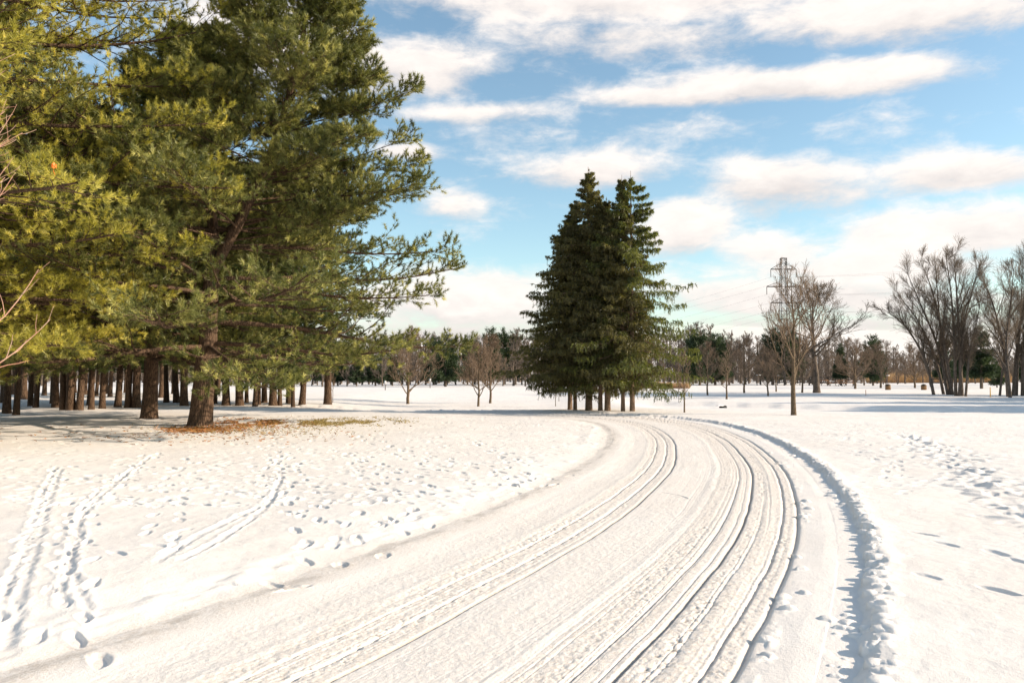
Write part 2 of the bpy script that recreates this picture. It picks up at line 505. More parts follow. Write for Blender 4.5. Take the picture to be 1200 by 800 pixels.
def road_profile(u, s):
    uu = u + 0.05 * vnoise(s / 9, s * 0 + 2.5, 1) + 0.03 * vnoise(s / 2.6, s * 0 + 7.5, 2) + 0.018 * vnoise(s / .5, u / .25, 12)
    edge = sstep(1.75, 2.1, np.abs(u)) * (0.08 * vnoise(s / 1.3, s * 0 + 1.5, 4) + 0.07 * vnoise(s / 0.4, s * 0 + 3.5, 6) + .04 * vnoise(s / 0.12, u / .3, 7))
    uu2 = uu + edge
    z = np.interp(uu2, PROF_U, PROF_Z)
    gmod = 0.55 + 0.9 * vnoise(s / 3.0, u * 2.0, 11)
    tread = sstep(-1.08, -0.98, uu) * (1 - sstep(-0.42, -0.38, uu)) + sstep(0.42, 0.48, uu) * (1 - sstep(1.56, 1.6, uu))
    g = np.zeros_like(z)
    sel = np.abs(uu) < 1.9
    us, ss = uu[sel], s[sel]
    gs = np.zeros_like(us)
    for c, a, w, ph, mm in zip(GR_U, GR_A, GR_W, GR_P, GR_M):
        fade = np.clip(.55 + 1.5 * vnoise(ss / 4.5 + ph, ss * 0 + ph, 2), 0, 1)
        gs += a * fade * bumpf(us, c + mm * np.sin(ss / (2.5 + ph * .12) + ph), w)
    g[sel] = gs
    z = 0.002 + (z - .0) * (0.40 + 0.60 * sstep(1.6, 2.1, np.abs(uu2)))
    z += 0.62 * g * (0.35 + 0.65 * tread)
    # crisp tyre lines
    z -= 0.024 * bumpf(uu, -0.41, 0.015) + 0.024 * bumpf(uu, 1.00, 0.015) + 0.022 * bumpf(uu, 1.585, 0.020) + 0.018 * bumpf(uu, -0.62, .015) + 0.016 * bumpf(uu, -0.86, .014) + .014 * bumpf(uu, .78, .012) + .018 * bumpf(uu, 1.42, .014)
    # crumbs in the tread
    peb = fbm(u / .035, s / .045, 2, 21)
    patch = sstep(-0.12, 0.25, vnoise(u * 4.0, s / 1.5, 31) + 0.12)
    rough = np.clip(bumpf(uu, -0.9, 0.12) + 0.8 * bumpf(uu, -0.6, 0.1) + bumpf(uu, 1.13, 0.08) + 0.75 * bumpf(uu, 1.42, 0.12) + 0.6 * bumpf(uu, 0.62, 0.14), 0, 1)
    z += (0.011 * peb * (peb < 0) + 0.004 * peb) * rough * (0.4 + 0.6 * patch) + 0.003 * peb * (np.abs(uu) < 1.6)
    z += 0.010 * fbm(u * 2.2, s / 2.8, 3, 41) * (np.abs(u) < 2.0)
    # broken clods along the outer bank and in its gutter
    lump = np.maximum(fbm(u / .22, s / .28, 3, 51) + 0.10, 0)
    z += 0.03 * lump * bumpf(uu2, 2.36, 0.15) + 0.02 * np.maximum(fbm(u / .15, s / .2, 2, 61), 0) * bumpf(u, 2.08, 0.13) * sstep(-.1, .2, vnoise(s / 2.2, s * 0 + 4.5, 8))
    z += 0.03 * np.maximum(fbm(u / .10, s / .13, 2, 71), 0) * bumpf(u, 1.68, .06) * sstep(0.02, .25, vnoise(s / 1.6, s * 0 + 6.5, 9))
    z += 0.05 * np.maximum(fbm(u / .3, s / .5, 3, 81), 0) * bumpf(u, -2.5, .25)
    packed = sstep(-1.75, -1.45, uu) * (1 - sstep(1.62, 1.7, uu))
    packed = packed * (0.45 + 0.55 * np.clip(tread + rough, 0, 1))
    packed = np.maximum(packed, bumpf(uu2, -2.02, 0.24))
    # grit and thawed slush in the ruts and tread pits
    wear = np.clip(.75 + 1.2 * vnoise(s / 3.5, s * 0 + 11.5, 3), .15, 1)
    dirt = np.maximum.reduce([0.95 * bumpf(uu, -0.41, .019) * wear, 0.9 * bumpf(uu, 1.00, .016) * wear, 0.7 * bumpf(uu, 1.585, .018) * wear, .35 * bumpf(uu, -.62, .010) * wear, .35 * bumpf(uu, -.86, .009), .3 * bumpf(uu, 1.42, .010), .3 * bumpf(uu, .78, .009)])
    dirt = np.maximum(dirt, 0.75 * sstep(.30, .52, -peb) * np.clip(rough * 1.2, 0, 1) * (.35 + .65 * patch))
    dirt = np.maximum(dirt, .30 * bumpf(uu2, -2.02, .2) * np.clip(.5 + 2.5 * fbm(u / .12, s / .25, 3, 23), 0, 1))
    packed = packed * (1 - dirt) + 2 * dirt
    return z, packed

# ------------------------------------------------------------------ ground sheet
def build_ground():
    f_ang = np.arange(-37.5, 37.5, 0.056)
    side = np.concatenate([np.arange(37.6, 60, 0.8), np.arange(60, 180, 4.0)])
    ang = np.radians(np.concatenate([-side[::-1], f_ang, side]))
    ys = np.concatenate([np.arange(460.0, 70.0, -0.30), np.arange(70.0, 5.0, -0.5)])
    r = 1.58e3 / ys
    r = np.concatenate([[0.4, 1.0, 1.8, 2.6, 3.1], r])
    extra = np.exp(np.linspace(math.log(r[-1] * 1.02), math.log(6000), 60))
    r = np.concatenate([r, extra])
    # keep the depth steps small enough around the middle distance
    nr, na = len(r), len(ang)
    rr, aa = np.meshgrid(r, ang, indexing='ij')
    x, y = rr * np.sin(aa), rr * np.cos(aa)
    z = H(x, y)
    near = 1 - sstep(70, 110, rr)
    # snow field texture
    lump = 0.040 * fbm(x / 3.2, y / 3.2, 3, 1) + 0.011 * fbm(x / 0.75, y / 0.9, 3, 2)
    crust = 0.006 * fbm(x / .2, y / .2, 2, 3) + 0.003 * vnoise(x / .06, y / .06, 4) * (1 - sstep(14, 22, rr))
    field = (lump + crust) * near
    tone = np.zeros_like(z)
    flat = (rr < 75) & (np.abs(aa) < R(60))
    u, s = road_uv(x[flat], y[flat])
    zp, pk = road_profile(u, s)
    on = np.exp(-np.clip(np.abs(u + .15) - 2.35, 0, None) ** 2 / 0.12)
    full_u = np.full(z.shape, 99.0)
    full_u[flat] = u
    zz = np.full(z.shape, 0.062)
    zz[flat] = zp
    tn = np.zeros_like(z)
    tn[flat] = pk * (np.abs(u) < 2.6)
    onf = np.zeros_like(z)
    onf[flat] = on
    z = z + zz + field * (1 - 0.85 * onf)
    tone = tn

    # ---- dents: footprints and scuffs
    def dent(cx, cy, ln, wd, dp, th, rim=0.2, sharp=.3):
        r0, a0 = math.hypot(cx, cy), math.atan2(cx, cy)
        e = 2.2 * max(ln, wd)
        i0, i1 = np.searchsorted(r, [r0 - e, r0 + e])
        j0, j1 = np.searchsorted(ang, [a0 - e / r0, a0 + e / r0])
        if i1 <= i0 or j1 <= j0:
            return
        sx, sy = x[i0:i1, j0:j1] - cx, y[i0:i1, j0:j1] - cy
        c, s_ = math.cos(th), math.sin(th)
        p, q = (sx * c + sy * s_) / ln, (-sx * s_ + sy * c) / wd
        d = np.sqrt(p * p + q * q)
        d = d + 0.35 * vnoise(p * 1.7 + cx * 5, q * 1.7 + cy * 5, 3)
        z[i0:i1, j0:j1] += 0.40 * dp * (-(1 - sstep(sharp, 1.15, d)) + rim * np.exp(-((d - 1.25) / 0.35) ** 2))
    g = np.random.default_rng(12)
    def walk(pts, stride=0.62, gap=0.13, dp=0.05, size=(0.14, 0.055), jit=0.05):
        P = np.array([at(*p)[:2] for p in pts])
        L = catmull(P, 0.05)
        dist = np.concatenate([[0], np.cumsum(np.linalg.norm(np.diff(L, axis=0), axis=1))])
        k, t = 0, g.uniform(0, stride)
        while t < dist[-1]:
            i = min(np.searchsorted(dist, t), len(L) - 2)
            tg = unit(L[i + 1] - L[i])
            sd = np.array([-tg[1], tg[0]]) * gap * (1 if k % 2 else -1)
            c = L[i] + sd + g.normal(0, jit, 2)
            dent(c[0], c[1], size[0] * g.uniform(.8, 1.2), size[1] * g.uniform(.85, 1.25), dp * g.uniform(.6, 1.2), math.atan2(tg[1], tg[0]) + g.normal(0, .2), .1, .6)
            t += stride * g.uniform(.8, 1.2)
            k += 1
    def groove(pts, w=0.07, dp=0.045):
        P = np.array([at(*p)[:2] for p in pts])
        L = catmull(P, 0.06)
        for i in range(0, len(L) - 1):
            tg = L[i + 1] - L[i]
            dent(L[i][0] + g.normal(0, .012), L[i][1] + g.normal(0, .012), 0.13, w * g.uniform(.7, 1.2), dp * g.uniform(.15, .45), math.atan2(tg[1], tg[0]), 0.25)
    # ski and boot tracks at the left
    groove([(5, 770), (28, 690), (45, 630), (62, 575), (70, 552)], .08)
    groove([(0, 735), (18, 680), (36, 625), (52, 575), (66, 550)], .06)
    walk([(10, 760), (34, 690), (50, 630), (66, 575), (78, 548)], .5, .12, .07)
    groove([(100, 720), (88, 690), (82, 655), (98, 600), (130, 570), (178, 537)], .06)
    groove([(72, 715), (76, 680), (92, 640), (104, 600), (150, 557)], .06)
    walk([(85, 800), (96, 745), (78, 700), (88, 650), (104, 600), (150, 558), (180, 535)], .45, .10, .06)
    groove([(185, 668), (240, 632), (300, 600), (320, 585)], .07)
    groove([(215, 665), (262, 637), (312, 598), (330, 560)], .06)
    # boot prints over the field
    for pts in ([(262, 700), (300, 690), (350, 685), (375, 672)], [(252, 682), (280, 680), (330, 688)], [(310, 505), (322, 530), (316, 560), (318, 600)], [(330, 530), (355, 585), (362, 615), (378, 650)],
                [(356, 590), (362, 605), (372, 622)], [(395, 530), (430, 560), (455, 590), (470, 620)], [(400, 530), (440, 545), (470, 560), (505, 585)], [(440, 600), (430, 640), (426, 662)],
                [(380, 640), (385, 655), (400, 668)], [(290, 540), (320, 545), (350, 560)], [(100, 560), (200, 575), (300, 560)], [(420, 510), (480, 540), (530, 560)], [(110, 645), (140, 648), (200, 660)],
                [(480, 530), (560, 550), (620, 575), (660, 560)], [(560, 520), (600, 545), (600, 580)], [(180, 660), (200, 640), (250, 625)], [(500, 600), (478, 628)], [(230, 540), (200, 600), (190, 650)],
                [(20, 600), (120, 590), (260, 600)]):
        walk(pts)
        walk([(p[0] + g.uniform(-14, 14), p[1] + g.uniform(-5, 5)) for p in pts], .8, .15, .045)
    # trampled, thawed crust further off
    for k in range(1700):
        px, py = g.uniform(-60, 720), 488 + 110 * g.random() ** 1.5
        p = at(px, py)
        uu, _ = road_uv(p[None, 0], p[None, 1])
        if uu[0] > -2.6:
            continue
        sc = g.uniform(.5, 1.15)
        dent(p[0], p[1], .14 * sc, .085 * sc, .05 * sc * g.uniform(.4, 1), g.uniform(0, 3.14))
    # right hand field
    for pts in ([(1015, 622), (1060, 632), (1110, 642), (1160, 655), (1210, 668)], [(1065, 678), (1100, 686), (1140, 697), (1170, 706)], [(985, 530), (1030, 540), (1050, 548), (1040, 560), (1010, 572)],
                [(1000, 500), (1050, 512), (1090, 530), (1125, 552)], [(1000, 575), (1060, 572), (1110, 570)], [(960, 510), (1010, 520), (1060, 530)], [(1040, 585), (1075, 578)]):
        walk(pts, .42, .10, .05)
    for k in range(900):
        px, py = g.uniform(860, 1260), 497 + 80 * g.random() ** 1.6
        p = at(px, py)
        uu, _ = road_uv(p[None, 0], p[None, 1])
        if uu[0] < 2.9:
            continue
        sc = g.uniform(.5, 1.2)
        dent(p[0], p[1], .16 * sc, .07 * sc, .04 * sc * g.uniform(.3, 1), g.uniform(-.5, .5))
    # the ploughed line of clods at the far right
    C = catmull(np.array([at(*p)[:2] for p in [(1060, 512), (1095, 526), (1120, 540), (1140, 556), (1165, 575), (1200, 600), (1260, 640)]]), .12)
    for i, c in enumerate(C):
        for q in range(2):
            o = g.normal(0, .28, 2)
            sg = -1 if g.random() < .55 else 1
            dent(c[0] + o[0], c[1] + o[1], g.uniform(.10, .24), g.uniform(.07, .16), sg * g.uniform(.02, .07), g.uniform(0, 3.14), 0.3)
    zb = z.copy()
    def clod(cx, cy, sz, ex, hgt, th):
        r0, a0 = math.hypot(cx, cy), math.atan2(cx, cy)
        e = 1.1 * sz * ex
        i0, i1 = np.searchsorted(r, [r0 - e, r0 + e])
        j0, j1 = np.searchsorted(ang, [a0 - e / r0, a0 + e / r0])
        if i1 <= i0 or j1 <= j0:
            return
        sx, sy = x[i0:i1, j0:j1] - cx, y[i0:i1, j0:j1] - cy
        c, s_ = math.cos(th), math.sin(th)
        p, q = (sx * c + sy * s_) / (sz * ex), (-sx * s_ + sy * c) / sz
        d2 = (p * p + q * q) * (1 + 0.9 * vnoise(sx / sz * 1.3 + cx * 7, sy / sz * 1.3 + cy * 7, 2))
        base = float(zb[(i0 + i1) // 2, (j0 + j1) // 2])
        dome = base - .25 * hgt + 1.25 * hgt * np.sqrt(np.clip(1 - d2, 0, 1))
        z[i0:i1, j0:j1] = np.where(d2 < 1, np.maximum(z[i0:i1, j0:j1], dome), z[i0:i1, j0:j1])
    # broken clods thrown up along the outer bank, and fallen into its gutter
    def along(sv, uv):
        k_ = min(int(np.searchsorted(RS, sv)), len(RC) - 1)
        return RC[k_] + RN[k_] * uv
    s0, s1 = RS[np.argmin(np.abs(RC[:, 1] - 2.5))], RS[np.argmin(np.abs(RC[:, 0] + 6) + (RC[:, 1] < 30) * 99)]
    for k in range(1500):
        sv = g.uniform(s0, s1)
        near_gap = vnoise(np.array(sv / 2.2), np.array(4.5), 8) > .02
        uv = 2.33 + g.normal(0, .045) if g.random() < .75 or not near_gap else 2.10 + g.normal(0, .05)
        c = along(sv, uv)
        sz = .015 + .05 * g.random() ** 2.5
        clod(c[0], c[1], sz, g.uniform(1, 1.7), sz * g.uniform(.3, .6), g.uniform(0, 3.14))
    for k in range(80):
        sv = g.uniform(s0, s0 + 22)
        if vnoise(np.array(sv / 1.1), np.array(6.5), 9) < .12:
            continue
        c = along(sv, 1.68 + g.normal(0, .05))
        sz = .02 + .035 * g.random()
        clod(c[0], c[1], sz, 1.4, sz * .6, g.uniform(0, 3.14))
    # a short scuff across the road
    groove([(774, 577), (796, 581), (806, 584)], .03, .03)
    idx = np.arange(nr * na).reshape(nr, na)
    A, B = idx[:-1, :-1], idx[:-1, 1:]
    D, C_ = idx[1:, :-1], idx[1:, 1:]
    quads = np.stack([A, D, C_, B], -1).reshape(-1, 4)
    mb = MB()
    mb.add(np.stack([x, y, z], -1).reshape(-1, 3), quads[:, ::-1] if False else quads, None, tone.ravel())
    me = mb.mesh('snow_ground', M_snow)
    o = link('ground', me)
    tag(o, kind='structure')
    return r, ang, z
G_R, G_A, G_Z = build_ground()
def surf(x, y):
    """height of the finished snow surface"""
    rr, aa = math.hypot(x, y), math.atan2(x, y)
    i = int(np.clip(np.searchsorted(G_R, rr), 1, len(G_R) - 1))
    j = int(np.clip(np.searchsorted(G_A, aa), 1, len(G_A) - 1))
    return float(G_Z[i, j])
def ground_at(px, py):
    p = at(px, py)
    p[2] = surf(p[0], p[1])
    return p

# ------------------------------------------------------------------ growing trees
def grow(P, rad, k, t0, t1, angle, lens, up, wob, n, flat=0.0, rscale=0.6, tipr=0.25, seed=0, jit=0.15):
    """children on parent polylines P (m, p, 3): k per parent, each a polyline of n points"""
    g = np.random.default_rng(seed)
    m, p, _ = P.shape
    t = (np.arange(k) + g.uniform(0.1, 0.9, (m, k))) / k * (t1 - t0) + t0
    f = t * (p - 1)
    i = np.minimum(f.astype(int), p - 2)
    w = (f - i)[..., None]
    mi = np.arange(m)[:, None]
    O = P[mi, i] * (1 - w) + P[mi, i + 1] * w
    T = unit(P[mi, i + 1] - P[mi, i])
    r0 = rad[mi, i] * (1 - w[..., 0]) + rad[mi, i + 1] * w[..., 0]
    ref = g.normal(size=T.shape)
    if flat > 0:   # spread sideways in the plane of the branch
        sgn = np.where((np.arange(k)[None, :] + g.integers(0, 2, (m, 1))) % 2 == 0, 1.0, -1.0)[..., None]
        sidev = unit(np.cross(T, np.array([0, 0, 1.0]))) * sgn
        ref = flat * sidev + (1 - flat) * unit(ref)
    per = unit(ref - (ref * T).sum(-1, keepdims=True) * T)
    a = angle + g.normal(0, jit, (m, k))[..., None] if np.isscalar(angle) else angle[..., None]
    D = unit(np.cos(a) * T + np.sin(a) * per)
    L = lens(t, g) * np.ones((m, k))
    O, D, L, r0 = O.reshape(-1, 3), D.reshape(-1, 3), L.reshape(-1), r0.reshape(-1)
    pts = [O]
    d = D
    st = L / (n - 1)
    for q in range(n - 1):
        d = unit(d + np.array([0, 0, 1.0]) * up / (n - 1) + g.normal(0, wob / (n - 1) ** .5, d.shape))
        pts.append(pts[-1] + d * st[:, None])
    Pn = np.stack(pts, 1)
    rr = (r0 * rscale)[:, None] * np.linspace(1, tipr, n)[None, :]
    return Pn, rr

def polyline(P, n):
    P = catmull(np.asarray(P, float), 0.2)
    d = np.concatenate([[0], np.cumsum(np.linalg.norm(np.diff(P, axis=0), axis=1))])
    q = np.linspace(0, d[-1], n)
    return np.stack([np.interp(q, d, P[:, i]) for i in range(3)], 1)

def trunk_radii(n, r0, r1, flare=0.45, h=10.0):
    z = np.linspace(0, 1, n)
    return (r0 * (1 - z) ** 0.85 + r1) * (1 + flare * np.exp(-z * h / 0.35))

def pine(seed, h, leaders, r0, whorl=0.55, per=5, z0=1.9, dens=1.0, blade=(0.12, 0.016), nper=9, rmin=0.35, low=1.0, secs=14, ters=6, tips=4, mat=None, smin=1.0):
    """white pine: leaders is a list of (polyline, radius, zmin): prof maps height to branch length"""
    g = np.random.default_rng(seed)
    wood, crown = MB(), MB()
    prims = []
    for li, (pl, rad, zm, prof) in enumerate(leaders):
        n = 34
        P = polyline(pl, n)
        P[1:-1, :2] += np.cumsum(g.normal(0, .012, (n - 2, 2)), 0)
        rr = trunk_radii(n, rad, 0.02, 0.5 if li == 0 else 0.0, h)
        wood.tubes(P[None], rr[None], 14)
        z = zm
        while z < P[-1, 2] - 0.2:
            i = int(np.clip(np.searchsorted(P[:, 2], z), 1, n - 1))
            kk = per + int(g.integers(-1, 2))
            base = g.uniform(0, 6.28)
            for q in range(kk):
                az = base + q * 6.283 / kk + g.normal(0, .22)
                fz = (z - z0) / (h - z0)
                L = np.interp(z, prof[0], prof[1]) * g.choice([1.0, .9, .75, .55], p=[.5, .3, .15, .05]) * g.uniform(.85, 1.12)
                L = max(L, 0.35)
                slope = np.interp(fz, [0, .25, .6, 1.0], [.0, .10, .35, 1.0]) + g.normal(0, .08)
                o = P[i] + np.array([0, 0, g.normal(0, .1)])
                d = np.array([math.cos(az), math.sin(az), slope])
                pts = [o]
                m = 12
                d = d / np.linalg.norm(d)
                for s_ in range(m - 1):
                    t = s_ / (m - 1)
                    bend = (-0.40 if t < .5 else 0.75) * np.interp(fz, [0, 1], [0.20, .10])
                    d = d + np.array([g.normal(0, .045), g.normal(0, .045), bend / 3 + g.normal(0, .02)])
                    d /= np.linalg.norm(d)
                    pts.append(pts[-1] + d * L / (m - 1))
                prims.append((np.array(pts), max(.012, rr[i] * .28 * (L / 6) ** .7), L))
            z += whorl * g.uniform(.7, 1.3)
    PP = np.stack([p[0] for p in prims])
    PR = np.stack([p[1] * np.linspace(1, .18, 12) for p in prims])
    LL = np.array([p[2] for p in prims])
    wood.tubes(PP, PR, 6)
    # secondary shoots, spreading flat
    S, SR = grow(PP, PR, secs, .30, 1.0, R(48), lambda t, q: (0.20 + 0.34 * LL[:, None] * np.sqrt(np.clip(1.08 - t, 0.03, 1))) * q.uniform(.6, 1.15, t.shape), .30, .28, 6, .72, .5, .3, seed + 1)
    wood.tubes(S, np.maximum(SR, .005), 3)
    Tt, TR = grow(S, SR, ters, .2, 1.0, R(46), lambda t, q: (.18 + .26 * (1.1 - t)) * q.uniform(.7, 1.3, t.shape), .45, .3, 4, .5, .5, .4, seed + 2)
    # also shoots of the primaries' ends
    E, ER = grow(PP, PR, 7, .6, 1.0, R(38), lambda t, q: .35 * q.uniform(.7, 1.3, t.shape), .5, .3, 4, .4, .5, .4, seed + 3)
    tw = np.concatenate([Tt, E, S[:, -4:]])
    wood.tubes(tw, np.full(tw.shape[:2], .004), 3)
    sel = g.random(len(tw)) < dens
    tw = tw[sel]
    # tufts along each shoot, densest at its tip
    f = np.linspace(.45, 1.0, tips) * 3
    i = np.minimum(f.astype(int), 2)
    w = (f - i)[None, :, None]
    O = tw[:, i] * (1 - w) + tw[:, i + 1] * w
    D = unit(tw[:, i + 1] - tw[:, i])
    O = np.repeat(O.reshape(-1, 3), nper, 0)
    D = np.repeat(D.reshape(-1, 3), nper, 0)
    shoot = np.repeat(np.clip(g.normal(.5, .24, len(tw)), 0, 1), tips * nper)
    tone = np.clip(shoot + g.normal(0, .10, len(O)), 0, 1)
    ln = blade[0] * g.uniform(.65, 1.2, len(O))
    dirn = unit(D * 0.9 + g.normal(0, .50, O.shape) + np.array([0, 0, .10]))
    crown.blades(O, dirn, ln, blade[1] * g.uniform(.7, 1.3, len(O)), tone)
    return wood, crown

def plant(kind, wood_me, crown_me, loc, rz, label, cat, group=None, sc=1.0, trunk_scale=None):
    t = thing(kind, label, cat, loc, rz, group, sc)
    w = link('trunk', wood_me, t)
    if trunk_scale:
        w.scale = (trunk_scale, trunk_scale, 1)
    link('crown', crown_me, t)
    return t

# ---- the two big white pines and the one at the left edge
prof_main = ([1.5, 2.4, 4.4, 7.3, 9.0, 10.8], [7.6, 8.6, 8.8, 7.4, 4.6, 1.0])
prof_lead = ([5.0, 7.3, 9.0, 10.7, 13.0, 15.0, 16.6], [5.8, 6.0, 4.6, 3.2, 2.0, 1.2, .4])
lead_main = [([(0, 0, -.35), (.10, 0, .6), (.22, 0, 2.2), (.30, .02, 4.6), (.34, .03, 6.3), (.10, .1, 8.5), (-.1, .15, 10.4)], .37, 2.35, prof_main),
             ([(.32, .02, 5.0), (.9, -.2, 6.0), (1.7, -.4, 7.4), (2.6, -.5, 9.5), (3.4, -.5, 12.5), (3.7, -.4, 16.3)], .165, 5.9, prof_lead)]
w, c = pine(21, 16.6, lead_main, .37, whorl=.60, per=5, nper=15, dens=1.0, secs=24, ters=7, tips=4, blade=(.15, .0145))
W_main, C_main = w.mesh('big_pine_wood', M_barkpine), c.mesh('big_pine_needles', M_pine, False)
prof_b = ([1.4, 2.2, 4.0, 7.0, 10.0, 12.5, 15.0], [5.6, 6.6, 7.0, 6.0, 4.4, 2.8, .5])
w, c = pine(35, 15.5, [([(0, 0, -.35), (.02, .02, 2), (.2, 0, 6), (.9, .05, 10), (1.7, 0, 15)], .34, 2.3, prof_b)], .34, whorl=.66, per=5, nper=15, dens=1.0, secs=22, ters=7, tips=4, blade=(.15, .0155))
W_b, C_b = w.mesh('second_pine_wood', M_barkpine), c.mesh('second_pine_needles', M_pine, False)
prof_c = ([1.5, 3.0, 6.0, 9.0, 12.0, 14.5, 17.0, 19.0], [5.4, 6.6, 8.0, 8.6, 8.6, 7.6, 6.0, 1.5])
w, c = pine(44, 19.0, [([(0, 0, -.35), (.02, .02, 2), (.10, 0, 7), (.0, .05, 12), (.05, 0, 18.4)], .40, 2.4, prof_c)], .40, whorl=.46, per=5, nper=15, dens=1.0, secs=22, ters=7, tips=4, blade=(.14, .0135))
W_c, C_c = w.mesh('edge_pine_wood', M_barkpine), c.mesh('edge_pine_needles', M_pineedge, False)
p = ground_at(233, 501)
PINE_POS = p.copy()
plant('pine_tree', W_main, C_main, p, 0.0, 'big spreading white pine whose forked trunk stands beside the rusty needle litter', 'tree')
p = ground_at(175, 492.5)
plant('pine_tree', W_b, C_b, p, 0.0, 'straight thick pine just behind and left of the big forked pine', 'tree', None, (.82, .82, .97))
pl = np.array([-16.0, 20.2, 0]); pl[2] = surf(pl[0], pl[1])
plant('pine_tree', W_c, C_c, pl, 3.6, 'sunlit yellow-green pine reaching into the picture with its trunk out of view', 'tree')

pl = np.array([-19.6, 27.5, 0]); pl[2] = surf(pl[0], pl[1])
plant('pine_tree', W_b, C_b, pl, 2.4, 'shaded dark pine filling in behind the sunlit pine at the left edge', 'tree', None, (1.05, 1.05, 1.12))
# ---- the grove behind
prof_g = ([2.0, 3.0, 5.0, 8.0, 11.0, 13.0], [2.6, 3.2, 3.4, 2.8, 1.8, .4])
w, c = pine(50, 13.0, [([(0, 0, -.3), (.0, .02, 4), (.05, 0, 9), (.0, .0, 13)], .21, 2.5, prof_g)], .21, whorl=.7, per=5, nper=7, dens=.8, secs=8, ters=4, tips=3, blade=(.17, .034), z0=2.2)
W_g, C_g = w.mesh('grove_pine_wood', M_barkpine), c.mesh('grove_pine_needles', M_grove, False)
GROVE = [(8, 486, 9, 0), (19, 488, 7, 0), (28, 469, 8, 0), (36, 477, 6, 0), (42, 479, 6, 0), (65, 479, 8, 0), (74, 482, 7, 0), (83, 482, 10, 0), (93, 482, 8, 0), (107, 481, 6.5, 0), (120, 480, 7, 0), (129, 466, 5, 0),
         (138, 478, 7.5, 0), (150, 479, 7.5, 0), (160, 479, 9.5, 0), (189, 467, 6, 0), (195, 472, 6, 0), (207, 472, 7, 0), (216, 477, 9, 1), (252, 473, 5, 0), (265, 475, 9, 2), (281, 475, 9, 2), (289, 473, 4.5, 0),
         (299, 476, 6, 3), (304, 474, 3.5, 0), (310, 473, 6.5, 0), (320, 475, 9, 4), (328, 475, 5, 0), (339, 474, 7, 0), (343.5, 477, 4.5, 5), (354, 475, 7.5, 6), (384, 475, 9, 7), (61, 473, 4.5, 0), (104, 476, 4.5, 0),
         (113, 465, 4, 0), (100, 463, 4, 0), (125, 462, 4, 0), (147, 461, 4, 0), (172, 464, 5, 0), (52, 464, 5, 0), (76, 465, 5, 0), (16, 463, 5, 0), (3, 472, 6, 0), (-14, 480, 8, 0), (235, 466, 5, 0), (256, 462, 4, 0), (203, 462, 4, 0), (88, 461, 4, 0), (40, 462, 4, 0)]
SPECIAL = {1: 'grey-brown grove pine just left of the big forked trunk', 2: None, 3: 'slim pale sunlit grove pine trunk, right of two thick dark-sided ones', 4: 'stoutest pale trunk in the grove row right of the big pine',
           5: 'slim leaning pine trunk in front of a dark trunk in the grove row', 6: 'dark flared pine trunk, second from the right end of the grove row', 7: 'thick pale pine trunk standing alone at the right end of the grove row'}
for i, (px, py, wd, sp) in enumerate(GROVE):
    p = ground_at(px, py)
    dep = p[1]
    want = wd / FPX * dep / 2 * 1.02
    if sp == 2:
        lab, grp = 'thick dark-sided pine trunk beside its twin, right of the big forked pine', 'pair of thick grove pines'
    elif sp:
        lab, grp = SPECIAL[sp], 'pines of the shaded grove'
    elif px > 240:
        lab, grp = 'slender dark pine trunk among the thicker ones right of the big pine', 'pines of the shaded grove'
    elif py > 474.5:
        lab, grp = 'pine trunk in the front row of the shaded grove at left', 'pines of the shaded grove'
    else:
        lab, grp = 'pine trunk deep inside the shaded grove at left', 'pines of the shaded grove'
    plant('pine_tree', W_g, C_g, p, i * 1.7, lab, 'tree', grp, (1, 1, .9 + .2 * ((i * 37) % 10) / 10), want / .235).rotation_euler = (R(((i * 53) % 11 - 5) * .35), R(((i * 29) % 13 - 6) * .35), i * 1.7)

